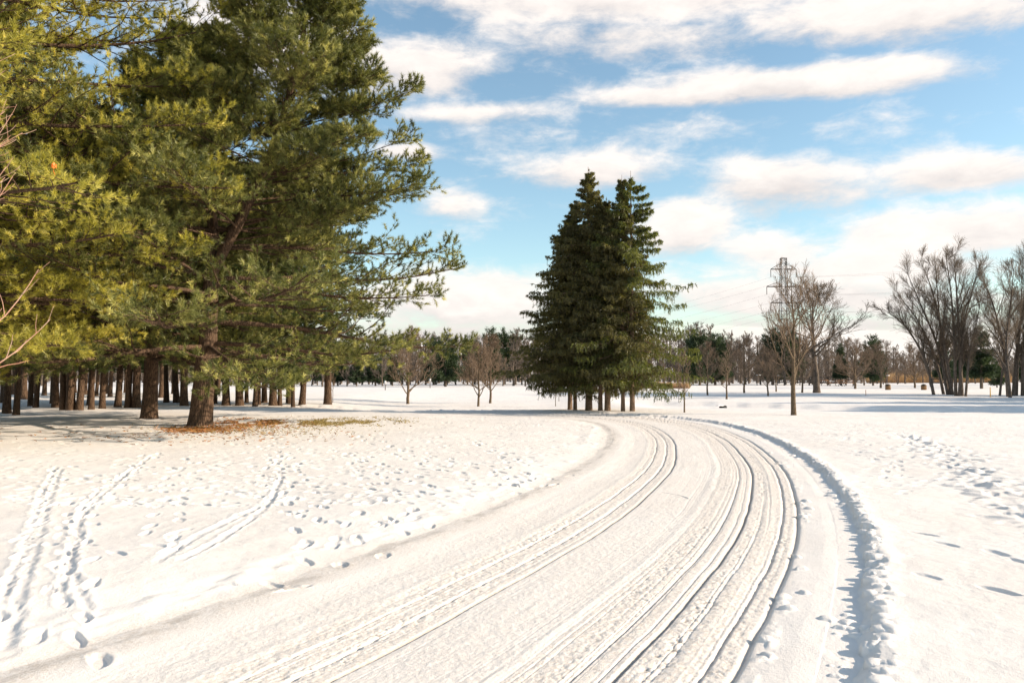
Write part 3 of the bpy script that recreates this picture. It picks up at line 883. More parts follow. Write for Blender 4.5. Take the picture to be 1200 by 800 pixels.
# ---- spruces
def spruce(seed, h, rmax, z0, r0, open_side=False, dense=1.0, pw=1.05):
    g = np.random.default_rng(seed)
    wood, crown = MB(), MB()
    n = 30
    P = polyline([(0, 0, -.3), (.03, 0, h * .4), (0, .02, h)], n)
    rr = trunk_radii(n, r0, .012, .28, h)
    wood.tubes(P[None], rr[None], 12)
    prims = []
    z = z0
    while z < h - .30:
        fz = (z - z0) / (h - z0)
        kk = int(g.integers(2, 4))
        base = g.uniform(0, 6.28)
        for q in range(kk):
            az = base + q * 6.283 / kk + g.normal(0, .3)
            L = (rmax * (1 - fz) ** pw * np.interp(fz, [0, .12, .72, 1], [.86, 1, 1.0, .75]) + .03) * g.choice([1, .8, .6], p=[.5, .3, .2]) * g.uniform(.78, 1.15)
            d = np.array([math.cos(az), math.sin(az), np.interp(fz, [0, .4, .8, 1], [.04, .10, .40, .60]) + g.normal(0, .06)])
            d /= np.linalg.norm(d)
            i = int(np.clip(np.searchsorted(P[:, 2], z), 1, n - 1))
            pts = [np.array([P[i, 0], P[i, 1], z])]
            m = 10
            for s_ in range(m - 1):
                t = s_ / (m - 1)
                bend = np.interp(t, [0, .45, .7, 1], [-.10, -.07, .10, .24]) * np.interp(fz, [0, .7, 1], [.8, .9, .2])
                d = d + np.array([g.normal(0, .03), g.normal(0, .03), bend])
                d /= np.linalg.norm(d)
                pts.append(pts[-1] + d * L / (m - 1))
            prims.append((np.array(pts), max(.01, rr[i] * .25), L, fz))
        z += .165 * g.uniform(.6, 1.4) * (1 - .35 * fz) * (2.0 if open_side and fz > .12 else 1)
    PP = np.stack([p[0] for p in prims])
    PR = np.stack([p[1] * np.linspace(1, .2, 10) for p in prims])
    LL = np.array([p[2] for p in prims])
    wood.tubes(PP, PR, 5)
    # side shoots, then hanging tassels under the branch
    S, SR = grow(PP, PR, 16, .12, 1.0, R(52), lambda t, q: (.14 * np.clip(LL / 1.6, .25, 1)[:, None] + .20 * LL[:, None] * np.sqrt(np.clip(1.05 - t, .02, 1))) * q.uniform(.6, 1.2, t.shape), -.35, .15, 5, .85, .5, .4, seed + 1)
    Hh, HR = grow(PP, PR, 22, .15, 1.0, R(80), lambda t, q: (.10 + .34 * q.random(t.shape)) * np.clip(LL / 1.8, .12, 1.0)[:, None], -2.6, .10, 5, .6, .4, .4, seed + 2)
    H2, _ = grow(S, SR, 5, .2, 1.0, R(70), lambda t, q: (.12 + .22 * q.random(t.shape)) * np.clip(np.linalg.norm(S[:, -1] - S[:, 0], axis=1) / .5, .2, 1)[:, None], -2.2, .1, 5, .5, .4, .4, seed + 3)
    top, _ = grow(P[None, -6:], rr[None, -6:], 7, .1, 1, R(30), lambda t, q: .10 * (1.2 - t), .6, .1, 5, 0, .4, .4, seed + 4)
    wood.tubes(S, np.full(S.shape[:2], .006), 3)
    tw = np.concatenate([S, Hh, H2, top])
    tw = tw[g.random(len(tw)) < dense * np.interp(tw[:, 0, 2], [h * .8, h * .97], [1.0, .45])]
    tips, nper = 6, 2
    f = np.linspace(.05, 1, tips) * 4
    i = np.minimum(f.astype(int), 3)
    w = (f - i)[None, :, None]
    O = tw[:, i] * (1 - w) + tw[:, i + 1] * w
    D = unit(tw[:, i + 1] - tw[:, i])
    O = np.repeat(O.reshape(-1, 3), nper, 0)
    D = np.repeat(D.reshape(-1, 3), nper, 0)
    tone = np.clip(np.repeat(np.clip(g.normal(.48, .2, len(tw)), 0, 1), tips * nper) + g.normal(0, .12, len(O)), 0, 1)
    crown.blades(O, unit(D + g.normal(0, .42, O.shape)), .13 * g.uniform(.7, 1.3, len(O)), .030 * g.uniform(.7, 1.3, len(O)), tone)
    return wood.mesh('spruce_wood', M_barkspruce), crown.mesh('spruce_needles', M_spruce2 if open_side else M_spruce, False)
M_spruce2 = needle_mat('open_spruce_needles', (0.050, 0.062, 0.020), (0.125, 0.138, 0.036), (0.26, 0.26, 0.06), 0.42)
SP = [spruce(61, 11.6, 3.8, 1.5, .20, False, .50, .84), spruce(62, 11.2, 3.3, 1.55, .19, False, .50, .88), spruce(63, 11.0, 4.1, 1.5, .19, True, .66, .78)]
SPR = [  # px, py, width, variant, height scale, radius scale, label
    (668, 481.5, 5.6, 0, .86, 1.22, 'leftmost spruce of the clump beside the road bend'),
    (674, 482, 4.8, 1, .93, 1.1, 'slim spruce second from the left in the roadside clump'),
    (690, 482.3, 8.2, 0, 1.02, 1.0, 'tallest spruce of the roadside clump, with the thickest trunk'),
    (703.5, 482.5, 5.6, 1, .93, .9, 'dark-trunked spruce right of the thickest trunk in the clump'),
    (712, 482.6, 7.0, 0, .88, .9, 'spruce with a knobbly sunlit trunk in the middle of the clump'),
    (730, 483.3, 5.0, 1, .99, .9, 'spruce with a thin pale trunk, second from the right in the clump'),
    (741, 483.5, 6.2, 2, 1.02, .95, 'open spruce with separate drooping boughs at the right end of the clump'),
]
for i, (px, py, wd, v, hs, rs, lab) in enumerate(SPR):
    p = ground_at(px, py)
    want = wd / FPX * p[1] / 2
    plant('spruce_tree', SP[v][0], SP[v][1], p, i * 2.2 + .4, lab, 'tree', 'spruces clumped beside the road', (rs, rs, hs), want / .21 / rs)

# ---- bare trees
def bare(seed, h, r0, clear, spread, kp, ks, kt, form='oval', lean=(0, 0), twig=.006, kq=0, sides=7, up=.55, dark=False, wob=.22):
    g = np.random.default_rng(seed)
    wood, crown = MB(), MB()
    n = 16
    P = polyline([(0, 0, -.25), (lean[0] * .2, lean[1] * .2, h * .25), (lean[0] * .6, lean[1] * .6, h * .55), (lean[0], lean[1], h * .94)], n)
    P[2:-1, :2] += np.cumsum(g.normal(0, h * .004, (n - 3, 2)), 0)
    rr = trunk_radii(n, r0, twig * 1.2, .25, h)
    wood.tubes(P[None], rr[None], 10)
    t0 = clear / h
    def plen(t, q):
        f = (t - t0) / (1 - t0)
        if form == 'oval':
            s = .35 + .75 * np.sin(np.clip(f * .85 + .18, 0, 1) * math.pi) ** .8 * (1 - .35 * f)
        elif form == 'vase':
            s = 1.15 - .75 * f
        else:
            s = 1.05 - .85 * f
        return spread * s * q.uniform(.75, 1.15, t.shape)
    A, AR = grow(P[None], rr[None], kp, t0, .97, R(52), plen, up, wob, 8, 0, .5, .2, seed + 1)
    AR = np.maximum(AR, twig)
    wood.tubes(A, AR, max(4, sides - 2))
    la = np.linalg.norm(A[:, -1] - A[:, 0], axis=1)[:, None]
    B, BR = grow(A, AR, ks, .2, 1.0, R(40), lambda t, q: la * (.52 - .32 * t) * q.uniform(.6, 1.2, t.shape) + .12, up * .9, .28, 6, 0, .6, .3, seed + 2)
    BR = np.maximum(BR, twig * .9)
    crown.tubes(B, BR, 4)
    lb = np.linalg.norm(B[:, -1] - B[:, 0], axis=1)[:, None]
    Cc, CR = grow(B, BR, kt, .2, 1.0, R(38), lambda t, q: lb * (.55 - .3 * t) * q.uniform(.6, 1.2, t.shape) + .10, up * .7, .3, 4, 0, .7, .4, seed + 3)
    CR = np.maximum(CR, twig * .75)
    crown.tubes(Cc, CR, 3)
    if kq:
        lc = np.linalg.norm(Cc[:, -1] - Cc[:, 0], axis=1)[:, None]
        Dq, DR = grow(Cc, CR, kq, .25, 1.0, R(36), lambda t, q: lc * .45 * q.uniform(.6, 1.2, t.shape) + .08, up * .5, .3, 3, 0, .7, .5, seed + 4)
        crown.tubes(Dq, np.maximum(DR, twig * .6), 3)
    return wood, crown

def bare_mesh(bark, tw, *a, **k):
    w, c = bare(*a, **k)
    return w.mesh('bare_tree_wood', bark), c.mesh('bare_tree_twigs', tw)
Y1 = bare_mesh(M_barkyoung, M_twig, 71, 6.6, .115, 1.6, 2.9, 20, 9, 5, form='vase', up=1.1, twig=.0068, kq=0, wob=.16)
Y2 = bare_mesh(M_barkyoung, M_twig, 72, 4.6, .075, .75, 2.3, 26, 8, 4, form='cone', up=.75, twig=.0085, kq=2)
Y3 = bare_mesh(M_barkyoung, M_twig, 73, 5.2, .08, 1.0, 2.2, 26, 8, 4, form='cone', up=.9, twig=.0085, kq=2)
Y4 = bare_mesh(M_barkyoung, M_twig, 74, 4.3, .065, 1.15, 1.1, 20, 5, 3, form='oval', up=.75, twig=.008)
def young(v, hv, px, py, ytop, label, wd=None, rz=0, group='young bare trees on the snow', kx=1.0):
    p = ground_at(px, py)
    s = (py - ytop) / FPX * p[1] / hv * .93
    t = plant('bare_tree', v[0], v[1], p, rz, label, 'tree', group, (s * kx, s * kx, s))
    return t
young(Y1, 6.5, 930, 487.5, 310, 'tall bare young tree standing alone in front of the pylon', rz=.3)
young(Y2, 4.5, 478, 474, 385, 'wide low-branched bare tree between the big pine and the clump', rz=1.0, kx=1.15)
young(Y2, 4.5, 560.5, 477.3, 393, 'nearer bare tree with a dark stem, left one of a close pair', rz=2.5, kx=.95)
young(Y3, 5.1, 574.5, 473.2, 388, 'bare sunlit tree just behind its dark-stemmed neighbour', rz=3.9, kx=1.05)
young(Y4, 4.2, 802, 485, 412, 'thin bare sapling at the road side right of the spruces', rz=.8, kx=.8)
young(Y4, 4.2, 779, 468, 425, 'short thin sapling stem under the right spruce boughs', rz=2.2, kx=.5)
young(Y4, 4.2, 795.5, 472, 430, 'dark sapling stem just left of the thin roadside sapling', rz=4.2, kx=.5)
young(Y3, 5.1, 829, 463.8, 398, 'bare upright tree with pale stem right of the thin sapling', rz=1.2, kx=1.0)
young(Y4, 4.2, 851.5, 468.5, 408, 'small dark-stemmed bare tree above the dark drain', rz=5.0, kx=1.1)
young(Y2, 4.5, 872, 461, 392, 'rounded bare tree on the far bank, second left of the tall one', rz=.5, kx=1.0)
young(Y2, 4.5, 900, 464.5, 405, 'brown bare tree on the far bank just left of the tall one', rz=4.5, kx=1.0)
young(Y4, 4.2, 909.5, 459.5, 410, 'small crooked bare tree close behind the tall young tree', rz=3.5, kx=1.1)
young(Y3, 5.1, 940, 461, 395, 'bare tree half hidden right behind the tall young tree', rz=2.9, kx=1.1)
young(Y4, 4.2, 651, 477.5, 430, 'thin sapling stem under the left boughs of the spruce clump', rz=2.9, kx=.55)
young(Y4, 4.2, 655, 471, 430, 'slim sapling stem farther off, left behind the spruce trunks', rz=1.9, kx=.5)
young(Y4, 4.2, 722, 469, 425, 'sapling seen between the spruce trunks out on the field', rz=.2, kx=.6)
young(Y4, 4.2, 390, 473, 410, 'thin pole-like sapling hugging the last pale trunk of the grove', rz=.2, kx=.4)
for px, py, yt, l in ((1002, 456, 395, 'bushy bare tree left of the tall leaning clump, near the tables'), (1032, 455, 398, 'bare tree beside the brown wooden bin on the far bank'), (1072, 455, 402, 'low forked bare tree with pale limbs between the two bins')):
    young(Y2, 4.5, px, py, yt, l, rz=px, kx=1.25)

# the big spreading tree and the clumps at the right
Bg = bare_mesh(M_barkgrey, M_twigdark, 81, 10.2, .24, 3.6, 4.6, 18, 10, 6, form='oval', up=.75, twig=.013, kq=3, wob=.35)
p = ground_at(957, 461)
t = plant('bare_tree', Bg[0], Bg[1], p, 2.0, 'large old bare tree with a rounded crown right of the pylon', 'tree', None, tuple(q * (461 - 322) / FPX * p[1] / 12.4 for q in (1.42, 1.42, 1.04)))

def clump(name, seed, stems, label):
    """a many-stemmed tree: stems is a list of (base px, base py, [(px, py) ...] way points, radius)"""
    base = ground_at(stems[0][0], stems[0][1])
    dep = base[1]
    wood, crown = MB(), MB()
    g = np.random.default_rng(seed)
    for i, (bx, by, way, r0, sprd) in enumerate(stems):
        d0 = dep + g.uniform(-.9, .9)
        pts = []
        for k, (qx, qy) in enumerate([(bx, by + 4)] + way):
            d = px_dir(qx, qy)
            q = d / d[1] * (d0 + k * g.uniform(-.7, .7)) + np.array([0, 0, CAM_Z])
            pts.append(q)
        P = polyline(np.array(pts) - base, 14)
        rr = np.maximum(.88 * r0 * np.linspace(1, .10, 14), .018)
        wood.tubes(P[None], rr[None], 8)
        A, AR = grow(P[None], rr[None], 13, .18, 1.0, R(25), lambda t, q: 1.45 * sprd * (1.1 - .72 * t) * q.uniform(.6, 1.15, t.shape), .40, .11, 9, 0, .62, .2, seed * 10 + i)
        AR = np.maximum(AR, .013)
        wood.tubes(A, AR, 5)
        la = np.linalg.norm(A[:, -1] - A[:, 0], axis=1)[:, None]
        B, BR = grow(A, AR, 13, .2, 1, R(30), lambda t, q: la * (.68 - .38 * t) * q.uniform(.5, 1.2, t.shape) + .15, .35, .14, 6, 0, .6, .3, seed * 10 + i + 300)
        crown.tubes(B, np.maximum(BR, .0085), 3)
        lb = np.linalg.norm(B[:, -1] - B[:, 0], axis=1)[:, None]
        Cc, CR = grow(B, BR, 8, .15, 1, R(30), lambda t, q: lb * .5 * q.uniform(.5, 1.2, t.shape) + .12, .2, .3, 4, 0, .7, .4, seed * 10 + i + 600)
        crown.tubes(Cc, np.maximum(CR, .0065), 3)
    t = thing(name, label, 'tree', base)
    link('trunk', wood.mesh('clump_stems', M_barkgrey), t)
    link('crown', crown.mesh('clump_twigs', M_twigdark), t)
    return t
clump('bare_tree', 91, [
    (1095, 463, [(1085, 425), (1063, 385), (1035, 362)], .17, 2.6), (1107, 465, [(1096, 420), (1075, 375), (1052, 345)], .17, 2.8), (1112, 466, [(1100, 410), (1078, 355), (1062, 318)], .18, 2.8),
    (1117, 466, [(1106, 400), (1092, 340), (1078, 305)], .18, 2.6), (1114, 465, [(1104, 405), (1099, 350), (1096, 310)], .17, 2.4)], 'leaning many-stemmed bare tree fanning out over the snow, left clump')
clump('bare_tree', 92, [
    (1127, 465, [(1124, 400), (1121, 345), (1118, 300)], .21, 2.5), (1120, 464, [(1118, 395), (1114, 340), (1108, 300)], .17, 2.4),
    (1131, 465, [(1136, 415), (1144, 380), (1150, 345)], .13, 1.8), (1124, 464, [(1129, 385), (1138, 345), (1148, 310)], .18, 2.5)], 'upright many-stemmed bare tree close right of the fanning clump')
clump('bare_tree', 93, [
    (1182, 466, [(1177, 415), (1166, 365), (1152, 325)], .20, 2.6), (1184, 466, [(1179, 410), (1183, 365), (1188, 315)], .16, 2.6)], 'forked pale-grey bare tree near the right edge of the snow')
clump('bare_tree', 94, [
    (1171, 464, [(1176, 420), (1182, 385), (1186, 345)], .12, 2.0), (1187, 463.5, [(1192, 405), (1200, 355), (1210, 300)], .18, 2.8), (1191, 463, [(1193, 415), (1196, 370), (1198, 310)], .13, 2.4),
    (1198, 465, [(1200, 400), (1215, 350), (1225, 300)], .18, 2.6), (1215, 465, [(1218, 400), (1212, 350), (1204, 300)], .18, 2.6)], 'dark bare tree with crossing stems cut by the right edge')

# ------------------------------------------------------------------ far tree line
def far_bare(seed, h, spread, form, r0=.2):
    w, c = bare(seed, h, r0, h * .16, spread, 14, 7, 5, form=form, up=.8, twig=.026, wob=.35, sides=5, kq=2)
    mb = MB()
    for src, mi in ((w, 0), (c, 1)):
        off = mb.n
        mb.add(np.concatenate(src.v), (np.concatenate(src.q) if src.q else None), (np.concatenate(src.t) if src.t else None), mat=mi)
    return mb.mesh('far_bare_tree', [M_barkgrey, M_twigfar])
FB = [far_bare(101, 10, 3.6, 'oval'), far_bare(102, 11, 3.2, 'vase'), far_bare(103, 9, 3.4, 'cone', .16)]
def far_conifer(seed, h, rmax, z0, roundness, nb=1500):
    g = np.random.default_rng(seed)
    mb = MB()
    mb.tubes(np.array([[(0, 0, -.3), (.05, 0, h * .5), (0, 0, h)]]), np.array([[.26, .17, .03]]), 7, mat=0)
    nbr = 110
    z = z0 + (h - z0) * g.random(nbr) ** 1.25
    f = (z - z0) / (h - z0)
    L = rmax * ((1 - f) ** roundness) * np.interp(f, [0, .15, 1], [.75, 1, 1]) * g.uniform(.6, 1.1, nbr) + .2
    azm = g.uniform(0, 6.283, nbr)
    d = np.stack([np.cos(azm), np.sin(azm), np.interp(f, [0, .6, 1], [-.05, .25, .9])], 1)
    P0 = np.stack([np.zeros(nbr), np.zeros(nbr), z], 1)
    n = 5
    P = np.stack([P0 + d * (L * t)[:, None] + np.array([0, 0, .12]) * (L * t * t)[:, None] for t in np.linspace(0, 1, n)], 1)
    mb.tubes(P, np.linspace(.05, .015, n)[None].repeat(nbr, 0), 3, mat=0)
    k = nb * 9
    bi = g.choice(nbr, k, p=L ** 1.6 / (L ** 1.6).sum())
    t = g.random(k) ** .6
    O = P0[bi] + d[bi] * (L[bi] * t)[:, None] + np.array([0, 0, .12]) * (L[bi] * t * t)[:, None] + g.normal(0, .16, (k, 3)) * (1 + .5 * L[bi, None] / rmax)
    mb.blades(O, unit(d[bi] + g.normal(0, .7, (k, 3)) + np.array([0, 0, .25])), .42 * g.uniform(.6, 1.3, k), .15 * g.uniform(.6, 1.3, k), np.clip(g.normal(.5, .2, nbr)[bi] + g.normal(0, .12, k), 0, 1), mat=1)
    return mb.mesh('far_conifer', [M_barkgrey, M_farpine], False)
FC = [far_conifer(111, 10, 2.9, 1.6, .55), far_conifer(112, 11, 2.4, 2.2, .8), far_conifer(113, 9, 3.2, 1.2, .5)]
gf = np.random.default_rng(33)
def far_tree(mesh, name, px, dist, hpx_top, h, label, group, kx=1.0):
    p = above(px, dist)
    p[2] = surf(p[0], p[1]) - .05
    need = CAM_Z + (440 - hpx_top) / FPX * dist - p[2]
    s = max(.3, need / h)
    o = link(name, mesh, None, p)
    o.rotation_euler = (0, 0, gf.uniform(0, 6.28))
    o.scale = (s * kx, s * kx, s)
    tag(o, label, 'tree', group)
    return o
# height of the wood's outline across the picture (photograph columns)
LINE_X = [-120, 380, 440, 480, 520, 560, 600, 640, 700, 760, 820, 860, 900, 960, 1000, 1060, 1120, 1200, 1320]
LINE_Y = [395, 395, 392, 388, 398, 400, 392, 395, 395, 390, 382, 392, 396, 396, 400, 408, 410, 410, 405]
for row, (dist, step, lift) in enumerate(((128, 15, 16), (150, 10.5, 8))):
    px = -40 + gf.uniform(0, 8)
    while px < 1250:
        top = np.interp(px, LINE_X, LINE_Y) + lift + gf.normal(0, 5)
        if row == 0 and (395 < px < 600 and gf.random() < .5):
            px += step
            continue
        k = int(gf.integers(0, 3))
        far_tree(FB[k], 'bare_tree', px, dist + gf.uniform(-8, 8), top, (10, 11, 9)[k] * .97, 'brown leafless tree in the far wood along the skyline', 'leafless trees of the far wood', gf.uniform(.85, 1.25))
        px += step * gf.uniform(.7, 1.35)
# the wood behind them, which reads as one mass
def deep_wood():
    lights = []
    for sd, h_, fm in ((121, 10, 'oval'), (122, 11, 'vase'), (123, 9, 'cone')):
        w_, c_ = bare(sd, h_, .2, h_ * .16, 3.4, 12, 6, 4, form=fm, up=.8, twig=.034, wob=.35, sides=4)
        vs, qs, off = [], [], 0
        for src in (w_, c_):
            vs += src.v
            qs += [q + off for q in src.q]
            off += src.n
        lights.append((np.concatenate(vs), np.concatenate(qs), h_))
    mb = MB()
    for dist, step, lift in ((178, 10, 5), (206, 10, 2)):
        px = -110
        while px < 1310:
            V, Q, h_ = lights[int(gf.integers(0, 3))]
            p = above(px, dist + gf.uniform(-9, 9))
            top = np.interp(px, LINE_X, LINE_Y) + lift + gf.normal(0, 6)
            sc = max(.4, (CAM_Z + (440 - top) / FPX * p[1] - p[2]) / (h_ * .97))
            a_ = gf.uniform(0, 6.28)
            ca, sa = math.cos(a_), math.sin(a_)
            kx = sc * gf.uniform(.9, 1.3)
            mb.add(np.stack([(V[:, 0] * ca - V[:, 1] * sa) * kx, (V[:, 0] * sa + V[:, 1] * ca) * kx, V[:, 2] * sc], 1) + p, Q)
            px += step * gf.uniform(.7, 1.35)
    return mb.mesh('deep_wood', M_twigfar)
tag(link('far_wood', deep_wood()), 'brown leafless wood massed behind the front trees on the skyline', 'wood', None, 'stuff')
CONS = [(522, 118, 395, 1.0, 'broad dark-green pine standing out left of the close pair of bare trees'), (508, 140, 398, .9, None), (548, 146, 394, .7, None), (556, 150, 397, .8, None), (575, 140, 388, .8, None), (590, 142, 386, .85, None), (602, 150, 390, .9, None),
        (460, 130, 415, 1.1, None), (440, 128, 418, 1.1, None), (418, 126, 420, 1.1, None), (396, 130, 415, 1.1, None), (820, 120, 388, 1.0, 'tall dark pine right of the spruce clump, top above its neighbours'), (838, 122, 394, 1.0, None), (846, 126, 398, .8, None), (812, 140, 392, .9, None),
        (905, 130, 388, .9, None), (920, 128, 386, .95, None), (932, 135, 392, .9, None), (985, 120, 404, .9, None), (1023, 118, 396, .8, None), 
        (1108, 112, 395, .8, None), (1150, 92, 384, 1.15, 'full green conifer between the leaning clump and the forked pale tree'), (1126, 105, 392, .9, None), (1168, 100, 425, .9, None), (1205, 120, 400, 1.0, None), (372, 135, 418, 1.0, None), (340, 140, 418, 1.0, None), (300, 140, 420, 1.0, None), (255, 140, 420, 1.0, None)]
for px, dist, top, kx, lab in CONS:
    k = int(gf.integers(0, 3))
    far_tree(FC[k], 'conifer_tree', px, dist, top, (10, 11, 9)[k], lab or 'dark evergreen among the leafless trees of the far wood', 'evergreens of the far wood', kx)
for k_, (px, dist, h_) in enumerate(((1420, 47, 9), (1500, 52, 12), (1380, 57, 8), (1470, 60, 12), (1400, 66, 10))):
    p = above(px, dist)
    o = link('conifer_tree', FC[k_ % 3], None, p)
    o.scale = (h_ / 10,) * 3
    tag(o, 'evergreen beyond the right edge whose long shadow lies across the snowy pond', 'tree', 'evergreens beyond the right edge')
# low scrub that closes the foot of the wood
def scrub_mesh():
    g = np.random.default_rng(5)
    mb = MB()
    k = 26000
    px = g.uniform(-150, 1350, k)
    dist = g.uniform(205, 250, k)
    x = (px - 600) / FPX * dist
    hh = 1.5 + 3.4 * g.random(k) + 2.0 * vnoise(x / 12, x * 0, 3)
    z0 = H(x, dist)
    O = np.stack([x, dist, z0 + g.uniform(0, 1.0, k) * hh * .5], 1)
    mb.blades(O, np.stack([g.normal(0, .35, k), g.normal(0, .35, k), np.ones(k)], 1), hh * .9, .16, g.random(k))
    return mb.mesh('far_scrub', M_twigfar, False)
tag(link('far_scrub', scrub_mesh()), 'brown scrub filling the foot of the far wood', 'scrub', None, 'stuff')

# ------------------------------------------------------------------ dry grass strips
M_dry = needle_mat('dry_grass', (0.28, 0.16, 0.09), (0.42, 0.26, 0.16), (0.52, 0.38, 0.27), 0.3, .5)
def grass_strip(px0, px1, dist, depth, hgt, n, seed):
    g = np.random.default_rng(seed)
    px = g.uniform(px0, px1, n)
    d = dist + g.uniform(-depth, depth, n)
    x = (px - 600) / FPX * d
    clump_ = .6 + .8 * np.clip(vnoise(x / 1.2, d / 1.2, seed) + .5, 0, 1)
    O = np.stack([x, d, H(x, d) + .05], 1)
    mb = MB()
    mb.blades(O, np.stack([g.normal(0, .3, n), g.normal(0, .3, n), np.ones(n)], 1), hgt * clump_ * g.uniform(.6, 1.1, n), .07, g.random(n))
    return mb.mesh('dry_grass', M_dry, False)
tag(link('dry_grass', grass_strip(744, 808, 93, 2.5, .75, 5200, 6)), 'low bed of russet dry grass behind the right spruce', 'dry grass', None, 'stuff')
tag(link('dry_grass', grass_strip(1015, 1190, 165, 6, 2.2, 11000, 8)), 'long band of orange dry grass across the far field at right', 'dry grass', None, 'stuff')

# ------------------------------------------------------------------ needle litter at the big pine
M_litter = needle_mat('fallen_needles', (0.16, 0.065, 0.022), (0.33, 0.135, 0.038), (0.42, 0.23, 0.09), 0.15, 2.0)
M_olive = needle_mat('winter_grass', (0.16, 0.12, 0.035), (0.30, 0.22, 0.07), (0.42, 0.31, 0.13), 0.2, 2.0)
def litter(regions, n, ln, wd, up, mat, name, seed):
    g = np.random.default_rng(seed)
    O = []
    for (px, py, hw, hh, share) in regions:
        k = int(n * share)
        qx = px + hw * np.clip(g.normal(0, .5, k), -1.2, 1.2)
        qy = py + hh * np.clip(g.normal(0, .5, k), -1.2, 1.2)
        for a, b in zip(qx, qy):
            q = at(a, b)
            v = float(vnoise(np.array(q[0] * 1.6), np.array(q[1] * .9), 4)) + .5 * float(vnoise(np.array(q[0] * 5), np.array(q[1] * 3.), 9))
            if v > g.uniform(-.18, .30) or share < .1:
                O.append((q[0], q[1], surf(q[0], q[1]) + .006))
    O = np.array(O)
    k = len(O)
    mb = MB()
    d = np.stack([g.normal(0, 1, k), g.normal(0, 1, k), np.abs(g.normal(0, up, k))], 1)
    mb.blades(O, d, ln * g.uniform(.6, 1.3, k), wd * g.uniform(.6, 1.3, k), g.random(k))
    return mb.mesh(name, mat, False)
tag(link('pine_needles', litter([(295, 498.5, 62, 4.5, .45), (300, 495, 50, 3, .25), (225, 506, 35, 3, .09), (255, 505, 60, 4, .09), (240, 512, 200, 10, .07)], 6200, .13, .035, .12, M_litter, 'needle_litter', 3)),
    'rusty fallen needles on the snow right of the forked pine', 'needle litter', None, 'stuff')
tag(link('grass', litter([(385, 497, 75, 6, .7), (430, 496, 50, 5, .2), (300, 506, 120, 8, .09)], 8000, .10, .022, .5, M_olive, 'thin_grass', 4)),
    'olive winter grass showing through thin snow beside the rusty needles', 'grass', None, 'stuff')

# ------------------------------------------------------------------ pylon and its wires
M_steel = plain_mat('galvanised_steel', (0.16, 0.15, 0.14), (0.11, 0.10, 0.095), 0.55, 1.0, .6)
M_glass = plain_mat('insulators', (0.10, 0.085, 0.075), (0.07, 0.06, 0.055), 0.35, 2.0)
PD = 330.0
pb = above(920, PD)
m_px = PD / FPX                      # metres per photograph pixel at the pylon
top_z = CAM_Z + (440 - 301) * m_px
pyl = thing('pylon', 'lattice steel power pylon with three crossarms rising behind the bare trees', 'pylon', pb)
hz = lambda y: CAM_Z + (440 - y) * m_px - pb[2]
mb = MB()
half = lambda z: np.interp(z, [0, hz(355), top_z - pb[2]], [3.6, 1.3, 1.05])
lv = [0, 6, 11.5, 16.5, 21, 25, 28.5, hz(355), hz(345), hz(335.5), hz(325), hz(315), hz(308), hz(302)]
for a, b in zip(lv[:-1], lv[1:]):
    A, B = half(a), half(b)
    ca = [np.array([sx * A, sy * A, a]) for sx, sy in ((-1, -1), (1, -1), (1, 1), (-1, 1))]
    cb = [np.array([sx * B, sy * B, b]) for sx, sy in ((-1, -1), (1, -1), (1, 1), (-1, 1))]
    for i in range(4):
        j = (i + 1) % 4
        mb.bar(ca[i], cb[i], .14, 4)
        mb.bar(ca[i], cb[j], .055, 4)
        mb.bar(ca[j], cb[i], .055, 4)
        mb.bar(cb[i], cb[j], .08, 4)
link('lattice_tower', mb.mesh('pylon_tower', M_steel), pyl)
ARM = [(315, 15.0, 308), (335.5, 20.0, 329), (354.5, 15.5, 349)]
tips = []
for y, hw, yt in ARM:
    mb = MB()
    z, zt, L = hz(y), hz(yt), hw * m_px
    hb = half(z)
    for s_ in (-1, 1):
        for sy in (-1, 1):
            mb.bar((s_ * hb, sy * hb, z), (s_ * L, 0, z), .19, 4)
            mb.bar((s_ * hb, sy * hb, zt), (s_ * L, 0, z + .1), .09, 4)
        for q in (.35, .65):
            mb.bar((s_ * (hb + (L - hb) * q), -hb * (1 - q), z), (s_ * (hb + (L - hb) * q), hb * (1 - q), z), .07, 4)
        tips.append((s_ * L, z))
    link('crossarm', mb.mesh('pylon_crossarm', M_steel), pyl)
    for s_ in (-1, 1):
        mi = MB()
        zs = np.linspace(z - .15, z - 3.3, 19)
        P = np.stack([np.full(19, s_ * L), np.zeros(19), zs], 1)
        mi.tubes(P[None], np.where(np.arange(19) % 2 == 0, .20, .08)[None], 8)
        link('insulator', mi.mesh('insulator_string', M_glass), pyl)
mb = MB()
zt = hz(302)
mb.bar((-1.25, 0, zt), (1.25, 0, zt), .16, 4)
mb.bar((-1.15, 0, zt), (-half(zt - 3), 0, zt - 3), .1, 4)
mb.bar((1.15, 0, zt), (half(zt - 3), 0, zt - 3), .1, 4)
link('peak_frame', mb.mesh('pylon_peak', M_steel), pyl)
M_wire = plain_mat('wire', (0.20, 0.19, 0.185), None, .5, 1.0, .5)
def wire(a, b, sag, label, r=.022):
    a, b = np.array(a, float), np.array(b, float)
    t = np.linspace(0, 1, 40)[:, None]
    P = a * (1 - t) + b * t
    P[:, 2] -= (4 * sag * t * (1 - t))[:, 0]
    mb = MB()
    mb.tubes((P - a)[None], np.full((1, 40), r), 5)
    o = link('power_line', mb.mesh('power_line', M_wire), None, a)
    tag(o, label, 'power line', 'wires of the pylon')
LV = [('upper', 'top'), ('middle', 'widest'), ('lower', 'lowest')]
